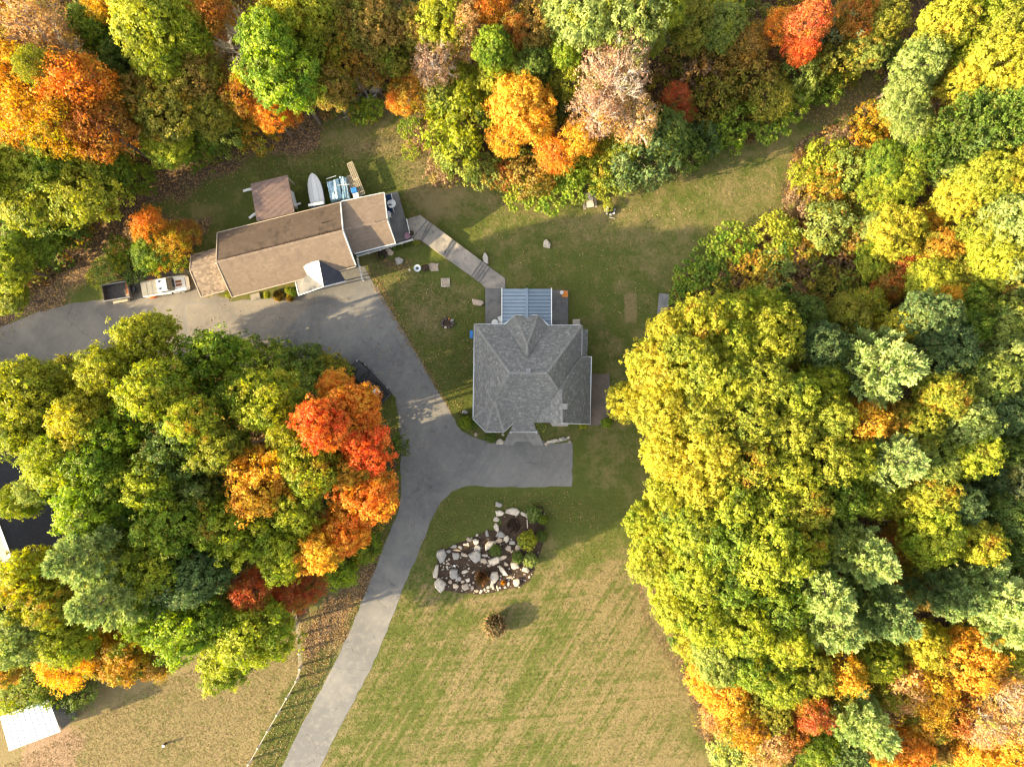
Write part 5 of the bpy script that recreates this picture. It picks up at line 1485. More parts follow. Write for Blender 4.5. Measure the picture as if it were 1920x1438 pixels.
ROWS = '''
#wooded island left of the drive
280 640 50 17 M yg2 | yellow-green maple poking furthest up into the asphalt apron
205 700 46 19 M yg2 | bright yellow-green maple beside the mauve car nose
305 735 55 21 M yg | yellow-green maple behind the tree that pokes into the apron
412 682 60 17 M bg | vivid green maple nearest the worn tan apron
468 662 34 4 U dg | low dark green shrub at the apron edge under the vivid green maple
520 676 38 4 U gr | dark green shrub second from the left along the drive's lower edge
572 686 40 4.5 U dg | dark shaded shrub at the drive edge left of the black pickup
622 694 34 4 U ol | olive shrub at the drive edge touching the black pickup
600 735 44 8 U dg | dark green sapling behind the black pickup
506 755 58 20 M yg | rounded yellow-green maple left of the red-orange maple
450 745 38 17.0 M gr | darker green maple between the vivid green and rounded yellow-green ones
165 787 50 20.0 M yl | golden yellow maple at the left side of the wooded island
236 800 48 19.0 M bg | green maple touching the golden yellow one on its right
62 738 70 20.0 O yg2 | broad yellow-green oak at the left edge below the gravel
125 700 34 10 O ol | low olive tree beside the gravel with old tyre
55 800 56 19 O yg2 | yellow-green oak above the dark roof
-25 785 55 19 O yg2 | yellow-green oak cut by the left edge above the dark roof
122 868 58 20.0 O yg | yellow-green oak between dark roof and golden maple
88 912 40 17 O sg | sparse olive oak spreading over the dark roof
38 940 32 16 O yg | small yellow-green oak reaching over the dark roof from the left edge
205 875 56 20.0 M gr | mid green maple under the golden yellow maple
195 945 62 21.0 M bg | bright green maple above the tall pale pine
290 900 52 20.0 M yg | yellow-green maple in the middle of the wooded island
345 845 54 20.0 M dg | dark bluish-green maple left of the yellow-olive one
372 795 42 21.0 M yg | yellow-green maple right of the island centre
385 925 48 18.0 M dg | dark green maple left of the orange-yellow maple
418 842 44 20.0 M ye | yellow-olive maple above the orange-yellow maple
490 902 60 20.0 M yo | orange-yellow maple in the middle of the wooded island
592 872 56 20.0 M yg | green-yellow maple between orange-yellow and red maples
545 815 38 19.0 M yg2 | small yellow-green maple above the green-yellow one
560 955 46 18.0 M yg | green maple right below the orange-yellow maple
612 792 44 22.0 M rd | vivid orange-red maple, leftmost of the red ones
660 768 50 19 M or | big orange-red maple beside the black pickup
632 726 30 16 M or | small orange maple behind the black pickup
690 842 46 19.0 M rd | red maple at the drive below the big orange-red one
692 930 54 18.0 M or | orange maple at the drive edge below the red one
650 990 44 16.0 M or | orange maple low at the drive bend
604 1020 46 17.0 M yo | yellow-orange maple at the lower right of the island
655 885 34 18.0 M og | mixed orange-green maple between the two red maples
462 985 58 19 M yg | broad yellow-green maple below the orange-yellow one
535 1030 46 17 M yg | yellow-green maple left of the yellow-orange one
400 975 46 19.0 M gr | green maple left of the broad yellow-green one
330 985 58 21.0 M gr | green maple right of the bright green one, mid-island
290 1060 50 20.0 M yg | yellow-green maple beside the tall pale pine
372 1075 56 19.0 M bl | blue-green maple at the lower centre of the island
425 1050 34 15 M dg | dark green maple above the red shrub
240 990 44 18.0 M gr | green maple above right of the tall pale pine
165 1035 64 24.0 P pn | tall pale grey-green pine, upper of the two on the island
205 1115 62 23.0 P pn | tall pale grey-green pine, lower of the two on the island
78 1080 54 18 M yg2 | yellow-green maple between dark roof and pale pines
110 1130 40 18.0 M ye | yellowish maple left of the lower pale pine
50 1180 62 18.0 O pg | grey-green oak at the lower left edge
135 1195 48 17.0 O yg | green oak below the lower pale pine
-20 1110 50 17.0 O rg | reddish-green oak cut by the left edge
130 1240 46 11 F go | golden orange feathery tree at the paddock edge
180 1225 34 12 F yo | yellow-orange feathery tree right of the golden one
240 1220 56 12 M oy | orange and yellow maple at the top of the paddock
300 1235 36 10 F ob | brown-green feathery tree right of the orange and yellow maple
347 1170 60 17.0 M bg | bright green maple over the paddock top
285 1155 40 17.0 M gr | green maple above the orange and yellow one
415 1150 46 16.0 M gr | green maple left of the layered yellow-green one
478 1180 66 16.0 M yg | layered yellow-green maple by the top of the fence
425 1240 46 11 M yg | low yellow-green maple lowest over the paddock
473 1104 36 15 F cr | crimson feathery tree at the bottom of the island
548 1116 34 11 F cr | rust-red feathery tree near the fence top
588 1098 28 9 F cr | small rust-red tree right of the crimson one
635 1065 34 5 U bg | low green shrub at the verge below the orange maples
690 1025 26 4 U gr | low green shrub at the drive bend
738 835 26 5 U dg | dark green shrub by the drive beside the red maple
730 900 20 4 U dg | small dark shrub by the drive beside the orange maple
55 1275 46 5 U sg | green shrub above the white-roofed shelter
15 1300 34 4 U yg | yellow-green shrub at the left edge above the shelter
100 1290 32 4 U gr | green shrub touching the shelter's upper corner
150 1300 34 3 U dg | dark green shrub in the shelter's shade
10 1240 40 9 O og | orange-green tree at the left edge above the shelter
-120 708 60 8 O yg | low oak just outside the left edge by the gravel road
-230 775 70 9 O gr | low oak outside the left edge beside the dark roof
-435 700 70 11 O yg | farthest-left upper oak beyond the picture's left edge by the gravel road
-435 775 70 11 O yg | farthest-left lower oak beyond the picture's left edge by the gravel road
-330 738 60 10 O yg | oak between others beyond the picture's left edge by the gravel road
-60 1200 60 12 O gr | green oak outside the left edge below the dark roof
#wood north-west
70 60 62 15 A pe | peach-brown thin tree near the upper left corner
120 105 52 15 A pe | peach thin tree right of the one near the upper left corner
10 50 46 14 F ru | rust tree in the upper left corner
35 150 62 16 F yo | orange-yellow tree on the left edge near the top
150 165 66 17 F or | big orange tree in the upper left
75 130 34 17 F ye | yellow tree between orange-yellow and big orange trees
55 235 60 16 F yo | orange-yellow tree above the bright green maple at left
200 245 56 15 F ru | rust-red tree, lowest of the orange trees in the upper left
125 245 52 16 F oy | orange and olive tree in the upper left orange group
290 45 78 18 O yg2 | broad yellow-green oak at the top left
300 110 46 16 O yg | green oak below the broad yellow-green one
355 60 46 16 O yg | yellow-green oak right of the broad one at top left
190 60 46 12 O gr | dark green tree between thin peach and broad yellow-green trees
200 15 34 14 F go | golden tree at the top edge left
405 25 38 16 F ru | rust tree at the top edge left of the bare tree
450 50 30 15 B pk | small bare tree with pale twigs behind the bare grey tree
457 95 50 15 B pk | bare grey tree in the upper left wood
535 145 62 18 M bg | bright green maple right of the bare grey tree
510 80 48 18 M bg | light green maple above the bright green one
545 25 46 17 M yg2 | yellow-green maple at the top edge above the bright green one
590 35 46 16 O yg2 | yellow-green oak at the top edge left of centre
585 100 38 14 O yg | olive-green tree right of the light green maple
320 200 66 13 O ol | olive tree in the shaded middle of the upper left wood
375 150 54 13 O ob | brown-olive tree left of the bare grey tree
400 215 44 11 O ol | dark olive tree above the track
265 190 46 12 O ob | brown-green tree right of the rust-red one
240 120 40 12 O dg | dark green tree below the broad yellow-green oak
317 270 48 9 O yg | yellow-green tree above the track bend
425 255 40 6 U sg | green shrub at the edge of the track
375 265 40 6 U gr | dark green shrub left of the other shrubs along the track
482 250 34 5 U og | orange-brown shrub by the upper end of the track
462 182 36 12 F ru | rust-orange tree below the bare grey tree
508 212 34 10 F or | orange tree below the bright green maple
545 215 24 7 F or | small orange tree right of the other by the track
620 168 42 12 O ob | brown-olive tree left of the rock pile
650 110 44 13 O og | orange-olive tree above the rock pile
700 55 58 15 O ob | brown-orange oak at the top centre-left
640 60 44 14 O ol | olive oak left of the brown-orange one
690 120 40 12 F ob | brown feathery tree above the rock pile
740 110 40 12 O ol | olive tree right of the brown ones above the rock pile
60 305 64 12 M yg | yellow-green maple below the orange trees at left
145 350 72 11 M yg2 | large bright yellow-green maple beside the track
50 375 58 11 M yg2 | bright yellow-green maple at the left edge by the track
100 290 40 13 M gr | green maple tucked under the orange trees
210 320 38 9 M gr | green maple at the right of the large bright one
252 335 34 6 U gr | green shrub right of the large bright maple
60 445 62 8 O gr | dark green tree at the left edge above the gravel
15 500 46 10 O yg | olive-green tree at the left edge
20 555 36 7 O ye | yellow-green tree lowest at the left edge above the gravel
125 425 40 8 U dg | dark shrub below the large bright maple
-60 330 60 15 M yg | green maple outside the left edge
-70 150 70 16 F or | orange tree outside the upper left edge
#garage brush
280 425 34 7 F or | orange crown of the small maple left of the garage
320 455 38 6 F oy | orange and green crown of the small maple nearest the garage
285 468 36 6 M bg | bright green sapling in front of the orange maple by the garage
350 440 28 5 F ru | rust shrub touching the garage's upper left corner
205 505 26 3 R sg | green shrub above the dump trailer
255 508 26 2.6 R dg | dark green shrub above the truck's rear
300 497 24 2.4 R oy | orange and yellow shrub above the white pickup
335 492 20 2.2 R yg | yellow-green shrub between pickup and garage
185 520 20 2.2 R ye | yellow shrub left of the dump trailer
225 495 20 3.0 R yg | yellow shrub tip above the dump trailer
230 470 24 3 U gr | green shrub by the track above the trailer
#wood north
865 240 62 9 U yg | rounded green-yellow tree standing out toward the lawn
835 215 30 6 U ye | yellowish shrub left of the rounded green-yellow tree
860 300 40 5 U sg | green shrub below the rounded green-yellow tree
975 200 56 12 M yo | golden orange maple in the middle of the northern wood
1005 240 36 10 F go | golden feathery tree right of the golden orange maple
945 265 30 9 F yo | small golden tree left below the golden orange maple
1040 290 36 8 F or | rounded orange tree above the sumac
1083 262 36 10 F yo | yellow-orange tree right of the rounded orange one
1070 160 34 11 F ye | yellow tree left of the pinkish tree
1150 165 66 15 A pk | big pinkish-beige thin tree with pale branches
1170 110 44 15 A pk | pinkish-beige tree top above the big one
1115 215 50 14 A pk | pinkish tree left below the big one
1185 220 48 13 A pe | peach-beige tree right below the big pinkish one
1175 170 30 16 B pk | bare pale top inside the big pinkish tree
1205 295 58 8 U bl | blue-green shrub tree at the lawn edge
1245 255 50 8 O dg | dark blue-green tree behind the blue-green shrub tree
1160 325 34 4 U sg | pale green shrub left of the blue-green one
1170 272 34 8 F ye | yellow tree above the blue-green shrub tree
1210 240 28 9 F ye | small yellow tree behind the blue-green shrub tree
1290 285 36 5 U dg | dark green shrub at the lawn corner
1105 25 72 17 O pg | pale green oak at the top centre
1185 30 66 17 O pg | pale green oak right of the other at the top centre
1045 35 40 15 O pg | pale green small oak left of the top centre pair
1215 75 34 12 O ye | yellow-olive tree below the pale green oaks
1245 25 32 15 O yg | green tree at the top edge right of the pale green oaks
828 40 50 16 O yg2 | yellow-green oak at the top, left of the orange one
780 60 40 14 O ob | brown-green tree left of the top yellow-green oak
920 18 36 15 F or | orange tree at the top edge centre
925 95 34 15 M bg | narrow bright green tree below the orange one at top centre
875 70 44 14 A pe | peachy thin tree left of the narrow bright green one
815 115 44 14 A pk | brownish thin tree with bare limbs right of the brown oaks
875 35 30 15 F pe | peach tree top at the top edge
778 165 46 9 F og | orange-yellow tree above the green lawn strip
750 190 26 6 F or | small orange shrub right of the rock pile
820 175 36 9 O sg | green tree right of the orange-yellow one
870 165 38 9 O yg | green-yellow tree above the rounded one
930 150 36 10 O ye | yellowish tree above the golden orange maple
1005 60 48 14 O ob | brown-orange oak below the top centre
960 60 30 14 F ru | rust tree left of the brown-orange oak
1000 120 44 12 O dg | dark green tree above the golden orange maple
1062 100 32 13 O bg | bright green tree left of the pinkish tops
1045 190 34 8 O dg | dark green tree between golden and pinkish trees
920 215 30 7 O dg | dark green tree between rounded and golden trees
905 325 34 3 R sg | green sumac below the rounded green-yellow tree
945 335 30 3 R rg | reddish-green sumac in the middle of the wood edge
975 360 36 2.6 R yg | yellow-green sumac leftmost along the lawn edge
1030 365 40 2.8 R bg | bright green sumac reaching furthest into the lawn
1085 345 36 3.2 R gr | green sumac left of the picnic table
1130 350 28 2.6 R yg2 | yellow-green sumac over the picnic table
1080 315 36 4 U gr | dark shrub behind the green sumac
1000 330 40 3.8 U ob | brown-green shrub between sumac and orange tree
1130 300 38 5 U ye | yellow-green shrub above the picnic table
770 245 22 2 R bg | small light green shrub alone at the grass strip
772 285 18 1.8 R yg | small yellow shrub below the light green one
795 260 30 1.8 U wb | dry tan shrub at the left of the rounded tree
830 320 30 2.2 U wb | dry brown shrub at the grass edge below the rounded tree
700 205 22 2.6 R bg | bright green plant below the rock pile
706 222 9 1.2 R ye | yellow star-shaped plant in the grass below the rock pile
675 215 20 2 U gr | green shrub below the brush pile
#brush north-east
1295 45 50 11 O ol | olive tree at the top, right of centre
1350 55 46 9 O sg | pale green shrub tree at the top right of the olive one
1300 105 46 5 U ob | brown brush patch at the upper right of centre
1350 35 40 6 U yg2 | yellow-green brush at the top by the olive tree
1400 85 42 7 F ob | brown-orange brush left of the red tree
1462 55 32 8 F or | orange tree left of the red one
1515 45 40 12 F cr | red tree at the top right
1500 95 30 9 F rd | red lower part tree below the red one
1600 35 38 9 F ru | rust tree right of the red tree
1555 70 40 7 U gy | grey-green brush between red and rust trees
1570 115 42 6 U ol | olive brush below the rust tree
1620 90 40 7 O sg | green tree right of the olive brush
1655 35 42 9 O ol | olive tree at the top right
1500 150 38 6 U sg | green brush below the red tree
1545 165 32 4 U gr | dark green brush at the clearing edge
1590 140 20 3 R ye | yellow shrub in the shaded clearing edge
1345 130 42 5 U ob | olive brush patch left of centre in the north-east wood
1310 150 36 5 U wb | tan brush patch above the dark red shrub
1270 185 28 6 F cr | dark red shrub right of the pinkish tree
1285 215 20 5 F cr | small dark red shrub below the other dark red one
1330 195 46 6 U ol | green brush below the tan patch
1400 150 48 6 U ob | olive brush in the middle of the north-east wood
1445 185 42 6 F ol | green brush above the clearing
1365 240 42 4.5 U gr | green shrub at the lawn corner by the clearing
1440 235 40 4 R gr | dark green sumac at the clearing mouth
1480 200 34 4 R bg | green sumac beside the clearing mouth
1320 260 34 4 U bl | blue-green shrub beside the lawn corner
#wood east, upper
1720 125 48 12 O pg | pale yellow-green tree in the upper right
1695 185 44 11 O pg | pale green tree below the first pale one in the upper right
1775 45 48 14 O yg2 | yellow-green tree at the top right
1740 85 36 12 O ye | yellow tree between the pale and yellow-green ones, upper right
1830 30 46 14 O yg | green tree at the top right corner side
1885 60 52 15 O ye | yellow tree near the top right corner
1870 125 52 15 O yl | bright yellow tree at the right edge near the top
1820 120 40 12 O yg | green tree left of the bright yellow one
1800 165 40 12 O yl | yellow tree above the soft dark pine
1765 150 34 9 O ob | brown tree right of the pale trees
1865 230 72 17 S sp | dense soft green pine at the right edge
1800 275 52 14 S sp | smaller dense soft pine left of the other
1905 180 40 15 O yl | yellow tree at the right edge above the soft pine
1710 240 42 9 O pg | pale grey-green tree above the brown hollow
1690 215 34 8 F ye | yellow shrub tree below the pale green ones
1630 230 34 4 U oy | orange-yellow brush by the clearing
1580 265 36 3 U wb | tan-orange brush at the lawn's right end
1545 300 38 3.6 U yg | yellow-green brush at the lawn's right edge
1620 275 34 4 U oy | orange and green brush right of the clearing
1540 350 42 4 U og | orange-brown brush bulging toward the lawn
1510 330 30 3 U yg2 | yellow brush nearest the lawn end
1500 385 28 3 U wb | tan brush at the lower end of the lawn's right edge
1590 320 40 5 U sg | grey-green brush behind the orange-brown one
1660 305 44 8 O gr | green tree above the grey limbs
1690 335 46 8 O yg | green-yellow tree in the right thicket
1650 365 38 7 O yg | green-yellow tree left of the yellow maple
1610 375 30 5 U ol | olive brush below the grey-green one
1725 290 36 9 O gr | green tree left of the soft pines
1770 320 34 9 O pg | pale green tree below the smaller soft pine
1840 335 52 14 O ye | yellow-green oak below the dense soft pine
1795 370 44 12 O yl | yellow oak left of the yellow-green one
1895 330 46 14 O yl | golden oak at the right edge below the soft pine
1885 420 62 15 O pg | pale yellow-green oak at the right edge
1835 440 42 13 O yg2 | yellow-green oak left of the pale one
1548 425 46 6 U pg | pale willow-like shrub above the sumacs
1680 440 46 10 M yl | bright yellow maple in the right thicket
1640 425 28 7 O pg | pale tree left of the bright yellow maple
1740 420 36 8 F oy | orange-yellow tree right of the bright yellow maple
1760 470 44 10 O og | orange-green tree below the orange-yellow one
1700 500 44 8 F rg | rusty-green tree below the bright yellow maple
1640 490 42 7 O yg | yellow-green tree beside the rust one
1600 450 30 5 U ob | brown brush by the willow-like shrub
1665 540 30 8 F ru | rust-orange tree above the golden yellow one
1740 530 46 11 O yg2 | yellow-green tree, centre right
1790 525 42 11 O ol | olive tree right of the yellow-green one
1775 560 30 12 F go | golden small tree in the right wood
1855 500 48 14 O yg2 | yellow oak at the right edge, upper middle
1900 520 50 15 O pg | pale oak at the right edge, upper middle
1810 580 50 13 O gr | green oak left of the pale edge oaks
1447 435 36 3.8 R yg2 | yellow-tipped sumac in the right thicket
1470 450 36 3.4 R yg | yellow-green sumac by the willow-like shrub
1375 455 40 3.2 R bg | bright green sumac at the lawn's lower right
1330 480 34 2.8 R gr | dark green sumac behind the plank platform
1290 520 30 2.6 R bg | green sumac right of the plank platform
1330 530 38 3.2 R gr | green sumac above the yellow wood
1400 510 42 3.2 R og | reddish-green sumac in the shade
1455 505 40 3.2 R pg | pale sumac in the middle of the patch
1510 500 44 3.0 R bw | brown-grey sumac in the dark hollow
1570 500 44 3.0 R bw | brown sumac right of the dark hollow
1560 545 42 3.4 R ol | olive sumac at the bottom of the hollow
1275 560 24 2.2 R gr | low green sumac touching the plank platform
1500 470 34 3.2 R og | rusty sumac above the dark hollow
#wood east, main
1182 752 40 11 O yl | bright yellow branch-tip tree reaching furthest toward the patio
1235 690 56 15 O yl | yellow oak at the wood's left edge beside the lawn
1250 620 40 14 O yl | yellow oak nearest the plank platform
1310 615 54 15 O yg2 | yellow-green oak right of the platform
1290 680 54 17 O ye | yellow-green oak behind the edge yellow ones
1240 770 52 15 O yl | yellow oak level with the patio
1370 590 46 14 O yg | green-yellow oak at the top of the main east wood
1425 575 38 12 O yg | small green oak at the hollow's edge
1440 640 56 16 M yg2 | rounded yellow-green crown in the main east wood
1375 650 46 16 O yg | green oak left of the rounded yellow-green crown
1500 600 44 12 O dg | dark green oak below the hollow
1530 650 52 15 O bl | dark blue-green oak left of the pale pine
1585 600 40 12 O ol | olive-yellow tree above the pale pine
1620 575 36 10 F ye | yellow feathery tree below the rust-orange one
1687 612 38 13 M yl | golden yellow maple between the two pale crowns
1647 690 74 20 P pn | large pale pine in the middle of the east wood
1735 600 50 16 O bl | grey-green oak right of the golden maple
1765 660 54 16 O bl | blue-green oak right of the large pale pine
1800 620 40 14 O gr | green oak right of the grey-green one
1880 600 48 15 O sg | pale green oak at the right edge, middle
1895 670 50 16 O pg | pale yellow oak at the right edge, middle
1840 710 50 16 O sg | green oak left of the pale yellow edge oak
1760 740 50 17 O ye | yellow-green oak below the blue-green one
1350 720 56 17 O yg2 | yellow-green oak, one row in from the patio
1310 770 50 16 O ye | yellowish oak, middle of the left wood edge
1425 715 54 17 O ye | yellow oak left of the dark blue-green one
1480 740 48 17 O yg | green-yellow oak in the middle wood
1535 720 42 15 O yg | green oak left below the large pale pine
1400 790 56 17 O ye | yellow oak in the middle of the left half
1470 810 52 17 O ye | yellow oak right of the other middle one
1545 785 50 17 O ye | olive-yellow oak below the large pale pine
1605 790 42 16 F yo | yellow-orange tree below the large pale pine
1665 785 40 15 O og | orange-tinged oak below the large pale pine
1715 800 44 16 O ye | yellow-brown oak right of the small pine
1250 850 50 15 O yl | yellow oak at the wood's left edge level with the parking
1320 850 58 17 O yl | brightest yellow oak, left part of the east wood
1310 910 54 16 O yl | bright yellow oak below the brightest one
1395 865 54 17 O ye | yellow-green oak right of the brightest yellow one
1465 885 54 17 O yg2 | yellow-green oak in the wood centre
1540 860 52 17 O ye | yellow-green oak left of the small pine
1600 860 42 16 O yg | green oak touching the small pine
1670 860 56 19 P pn | smaller pale pine below the large one
1740 860 46 16 O sg | green oak right of the smaller pale pine
1800 790 50 17 O pg | pale yellow-green oak in the right part
1810 850 50 17 O yg | yellow-green oak in the right part
1870 770 50 16 O bl | dark blue-green oak at the right edge
1880 840 50 14 O dg | dark green oak at the right edge
1850 900 44 13 O bl | dark bluish tree in the gap at the right
1905 900 46 15 O gy | grey-green oak at the right edge below the dark ones
1250 935 46 14 O yg2 | yellow-green oak at the left edge below the bright yellow ones
1220 985 44 13 O yg | green oak bulging over the lawn edge
1290 985 56 16 O yg | green oak behind the bulging one
1365 940 54 17 O yg | yellow-green oak below the bright yellow ones
1350 1010 54 17 O gr | green oak in the middle left
1435 950 50 17 O yg | green oak in the middle centre
1500 940 48 17 O ye | yellow-green oak in the middle centre
1560 925 48 16 O gr | green oak below the smaller pine
1620 925 44 15 O yg | yellow-green oak right of the green one below the smaller pine
1680 930 46 14 O yg2 | yellow oak below the smaller pine to the right
1740 925 48 16 O ye | yellow oak in the lower right part
1790 940 44 16 O bl | blue-green oak beside the yellow one, lower right
1880 960 44 15 O dg | dark oak at the right edge, lower middle
1235 1050 52 13 O yg2 | yellow-green oak over the front lawn edge
1300 1060 54 16 O yg | green oak behind the one over the front lawn
1430 1030 68 19 M yg | largest bright green crown in the lower wood
1370 1090 52 16 O gr | green oak left below the largest bright green crown
1505 1010 46 16 O yg | green oak right of the largest bright green crown
1560 1000 44 15 O sg | olive-green oak above the pale pines
1740 1000 54 17 O yg | yellow-green oak above the big right pine
1690 1010 36 13 F ru | rust tree in the gap between pine and yellow-green oak
1820 1010 48 16 O yg2 | yellow-green oak above the big right pine, right one
1880 1030 46 14 O dg | dark oak above the right edge pine
1630 1050 50 19 P pn | pale pine, uppermost of the lower pine group
1540 1110 60 19 P pn | pale pine, left of the lower pine group
1560 1170 56 18 P pn | pale pine, lowest of the lower pine group
1660 1150 56 19 P pd | darker pine, right of the lower pine group
1610 1110 40 15 O dg | dark oak between the pale pines
1850 1110 66 19 P pn | big pale pine near the right edge
1780 1110 50 17 P pd | darker pine left of the big right pine
1900 1170 52 18 P pn | pale pine at the right edge
1725 1100 38 10 F ob | brown tree in the dark gap between pines
1730 1050 40 12 O ol | olive tree above the dark gap
1265 1130 48 13 O yg2 | yellow-green oak lowest of the left bulge
1320 1150 52 15 O yg | green oak behind the lowest left bulge
1390 1170 50 16 O yg | green oak in the lower left wood
1460 1130 50 16 O gr | green oak left of the pale pine group
1470 1200 50 15 O yg | green oak below left of the pale pines
1345 1225 50 13 O sg | green oak by the lawn's lower right
1300 1205 34 9 F yl | small yellow tree at the lawn edge
1410 1240 48 14 O gr | green oak, lower centre left
1460 1275 46 13 O yg | green oak above the reddish tree
1520 1250 42 13 O ye | yellow-green tree left of the golden one
1572 1250 46 13 F go | golden feathery tree below the pale pines
1640 1230 42 12 O yg | green-yellow tree right of the golden feathery one
1322 1275 36 9 F yo | yellow-orange tree at the lawn's edge
1365 1300 44 10 F yo | yellow-orange tree behind the edge one
1395 1350 48 11 F oy | orange-yellow tree in the bottom wood
1350 1340 34 8 F pe | peach tree at the lawn edge near the bottom
1440 1325 44 11 O ol | olive tree in the bottom wood
1440 1390 48 10 F pe | pink-peach tree at the bottom
1480 1365 36 10 F ru | rust-pink tree right of the pink-peach one
1520 1330 36 12 F cr | red-tinged tree in the bottom wood
1500 1300 34 11 O og | orange-green tree above the red-tinged one
1575 1310 38 11 O ol | olive-green tree left of the lower pine
1622 1360 54 16 P pn | pale pine at the bottom centre right
1590 1420 44 13 P pd | darker pine at the bottom edge
1530 1400 44 10 O gr | dark green tree at the bottom left of the pine
1375 1410 46 6 U pg | grey-green shrub at the bottom edge by the lawn
1440 1432 36 6 U sg | green shrub at the bottom edge below the pink-peach tree
1690 1285 46 12 F pe | peach-gold tree right of the pine
1660 1290 32 11 F ye | yellow tree above the bottom pine
1735 1290 46 13 F go | golden-peach tree in the lower right
1730 1205 42 13 O yl | yellow oak below the darker pine
1808 1232 54 14 M yo | golden maple in the lower right corner area
1770 1240 34 12 F ob | brownish tree left of the golden maple
1870 1230 42 12 F ye | yellow tree right of the golden maple
1865 1290 52 14 A pe | pale peach thin tree in the lower right
1905 1340 50 14 A pe | pale peach thin tree at the right edge
1835 1345 46 13 A pe | pale peach thin tree, lowest of the three
1780 1330 40 11 F ru | rust tree left of the pale peach ones
1740 1345 40 11 O og | orange-green tree by the rust one, lower right
1700 1400 42 11 F or | orange tree at the bottom right of the pine
1670 1425 34 10 F yo | yellow-orange tree at the bottom edge
1750 1395 38 9 O ob | brown-green tree at the bottom right
1820 1400 42 11 F yo | yellow-orange tree at the bottom, far right
1885 1395 46 12 F yo | yellow-orange tree in the bottom right corner
1850 1435 40 9 O bg | bright green tree at the bottom edge right
1790 1430 34 8 O gr | dark green tree at the bottom edge beside the bright one
1905 1435 36 9 O yg | green tree in the very bottom right corner
#garden plants
1368 0 0 0 X x | skip
'''
GROUPS = {'wooded island left of the drive': 'trees of the wooded island', 'wood north-west': 'trees of the north-west wood', 'garage brush': 'shrubs left of the garage', 'wood north': 'trees of the northern wood',
          'brush north-east': 'brush of the north-east wood', 'wood east, upper': 'trees of the upper east wood', 'wood east, main': 'trees of the main east wood'}
grp = None
n_trees = 0
for line in ROWS.strip().splitlines():
    line = line.strip()
    if line.startswith('#'): grp = GROUPS.get(line[1:]); continue
    a, lab = line.split('|'); a = a.split()
    if a[4] == 'X': continue
    plant(float(a[0]), float(a[1]), float(a[2]), float(a[3]), a[4], a[5], lab.strip(), grp); n_trees += 1
print('trees', n_trees)

SMALL = '''
874 793 13 1.3 C bg | round bright green bush at the house's left front corner
889 795 11 1.0 C dg | dark green bush beside the round bright one
920 821 11 .8 C dg | low dark green bush under the turret eave
1015 800 10 .9 R pg | star-leaved plant right of the entry walk
1093 796 9 1.1 C yg2 | yellow-green bush below the house's right front corner
1137 793 11 1.3 C bg | bright green bush at the patio's lower corner
990 1012 19 2.0 C yg2 | round yellow-green shrub in the rock garden
1002 964 16 .9 C dg | dark low juniper at the rock garden top
1018 974 10 .9 C gr | small green shrub right of the juniper
1016 1005 11 .7 C dg | dark green low shrub right of the round yellow-green one
995 1050 14 1.0 C pg | pale yellow shrub at the rock garden's right
970 1044 12 .8 C dg | dark green shrub between pale shrub and white stones
929 1031 12 .8 C dg | dark green conifer in the middle of the rock garden
541 545 7.5 1.0 C yg | clipped green ball bush before the garage, right one
501 554 7 1.0 C yg2 | clipped green ball bush beside the concrete pad
551 546 9 1.2 C gr | green bush against the garage porch corner
430 552 8 .8 C yg | small green plant at the garage's left front corner
781 453 8 1.0 R ye | yellow hosta-like plant at the garage deck corner
739 466 5 .5 C dg | first of three dark clipped bushes under the deck rail
751 463 5 .5 C dg | middle of three dark clipped bushes under the deck rail
763 459 5 .5 C dg | right of three dark clipped bushes under the deck rail
717 482 4 1.0 C dg | small dark plant in the black pot
1140 388 10 1.0 R yg2 | low yellow weeds between picnic table and fire pit
'''
for line in SMALL.strip().splitlines():
    a, lab = line.split('|'); a = a.split()
    plant(float(a[0]), float(a[1]), float(a[2]), float(a[3]), a[4], a[5], lab.strip(), 'garden plants')

def tuft_plant(label, px, py, r, h, cols, n, seed, name='grass_clump', wide=.05):
    """upright dried stalks and leaves, one joined mesh"""
    g = np.random.default_rng(seed)
    k = CAM_H / FOC; rm = r * k
    a, d = g.uniform(0, 6.28, n), np.sqrt(g.uniform(0, 1, n)) * rm * .75
    base = np.stack([d * np.cos(a) * .6, d * np.sin(a) * .6, np.zeros(n)], 1)
    dirs = unit(np.stack([d * np.cos(a) / rm * .8 + g.normal(0, .25, n), d * np.sin(a) / rm * .8 + g.normal(0, .25, n), np.ones(n)], 1))
    L = h * g.uniform(.5, 1.1, n)[:, None]
    tip = base + dirs * L; s = unit(np.cross(dirs, g.normal(size=dirs.shape))) * wide
    Q = np.stack([base + dirs * L * .3 - s * .5, base + dirs * L * .3 + s * .5, tip + s, tip - s], 1)
    ci = g.integers(0, len(cols), n); V = np.array(cols)[ci] * g.uniform(.7, 1.2, n)[:, None]
    me = quad_mesh(name, Q, V); me.materials.append(M['leaf_fixed'])
    o = bpy.data.objects.new(name, me); COL.objects.link(o); p = P(px, py, h * .5); o.location = (p.x, p.y, 0)
    return tag(o, label, 'plant')
tuft_plant('dried reddish-tan bush alone in the front lawn', 927, 1172, 21, 1.5, [(.48, .30, .19), (.38, .25, .16), (.52, .40, .26), (.16, .20, .07), (.20, .24, .09)], 3200, 3, 'dry_bush', .05)
tuft_plant('rust-brown dead perennial in the middle of the rock garden bed', 904, 1083, 14, .9, [(.34, .16, .07), (.22, .11, .06), (.42, .25, .10), (.10, .09, .03)], 900, 4, 'dead_perennial', .04)
tuft_plant('dark red-brown seedheads in the upper rock garden bed', 963, 985, 27, .18, [(.13, .09, .065), (.22, .15, .11), (.09, .07, .05)], 1100, 5, 'seedhead_patch', .03)
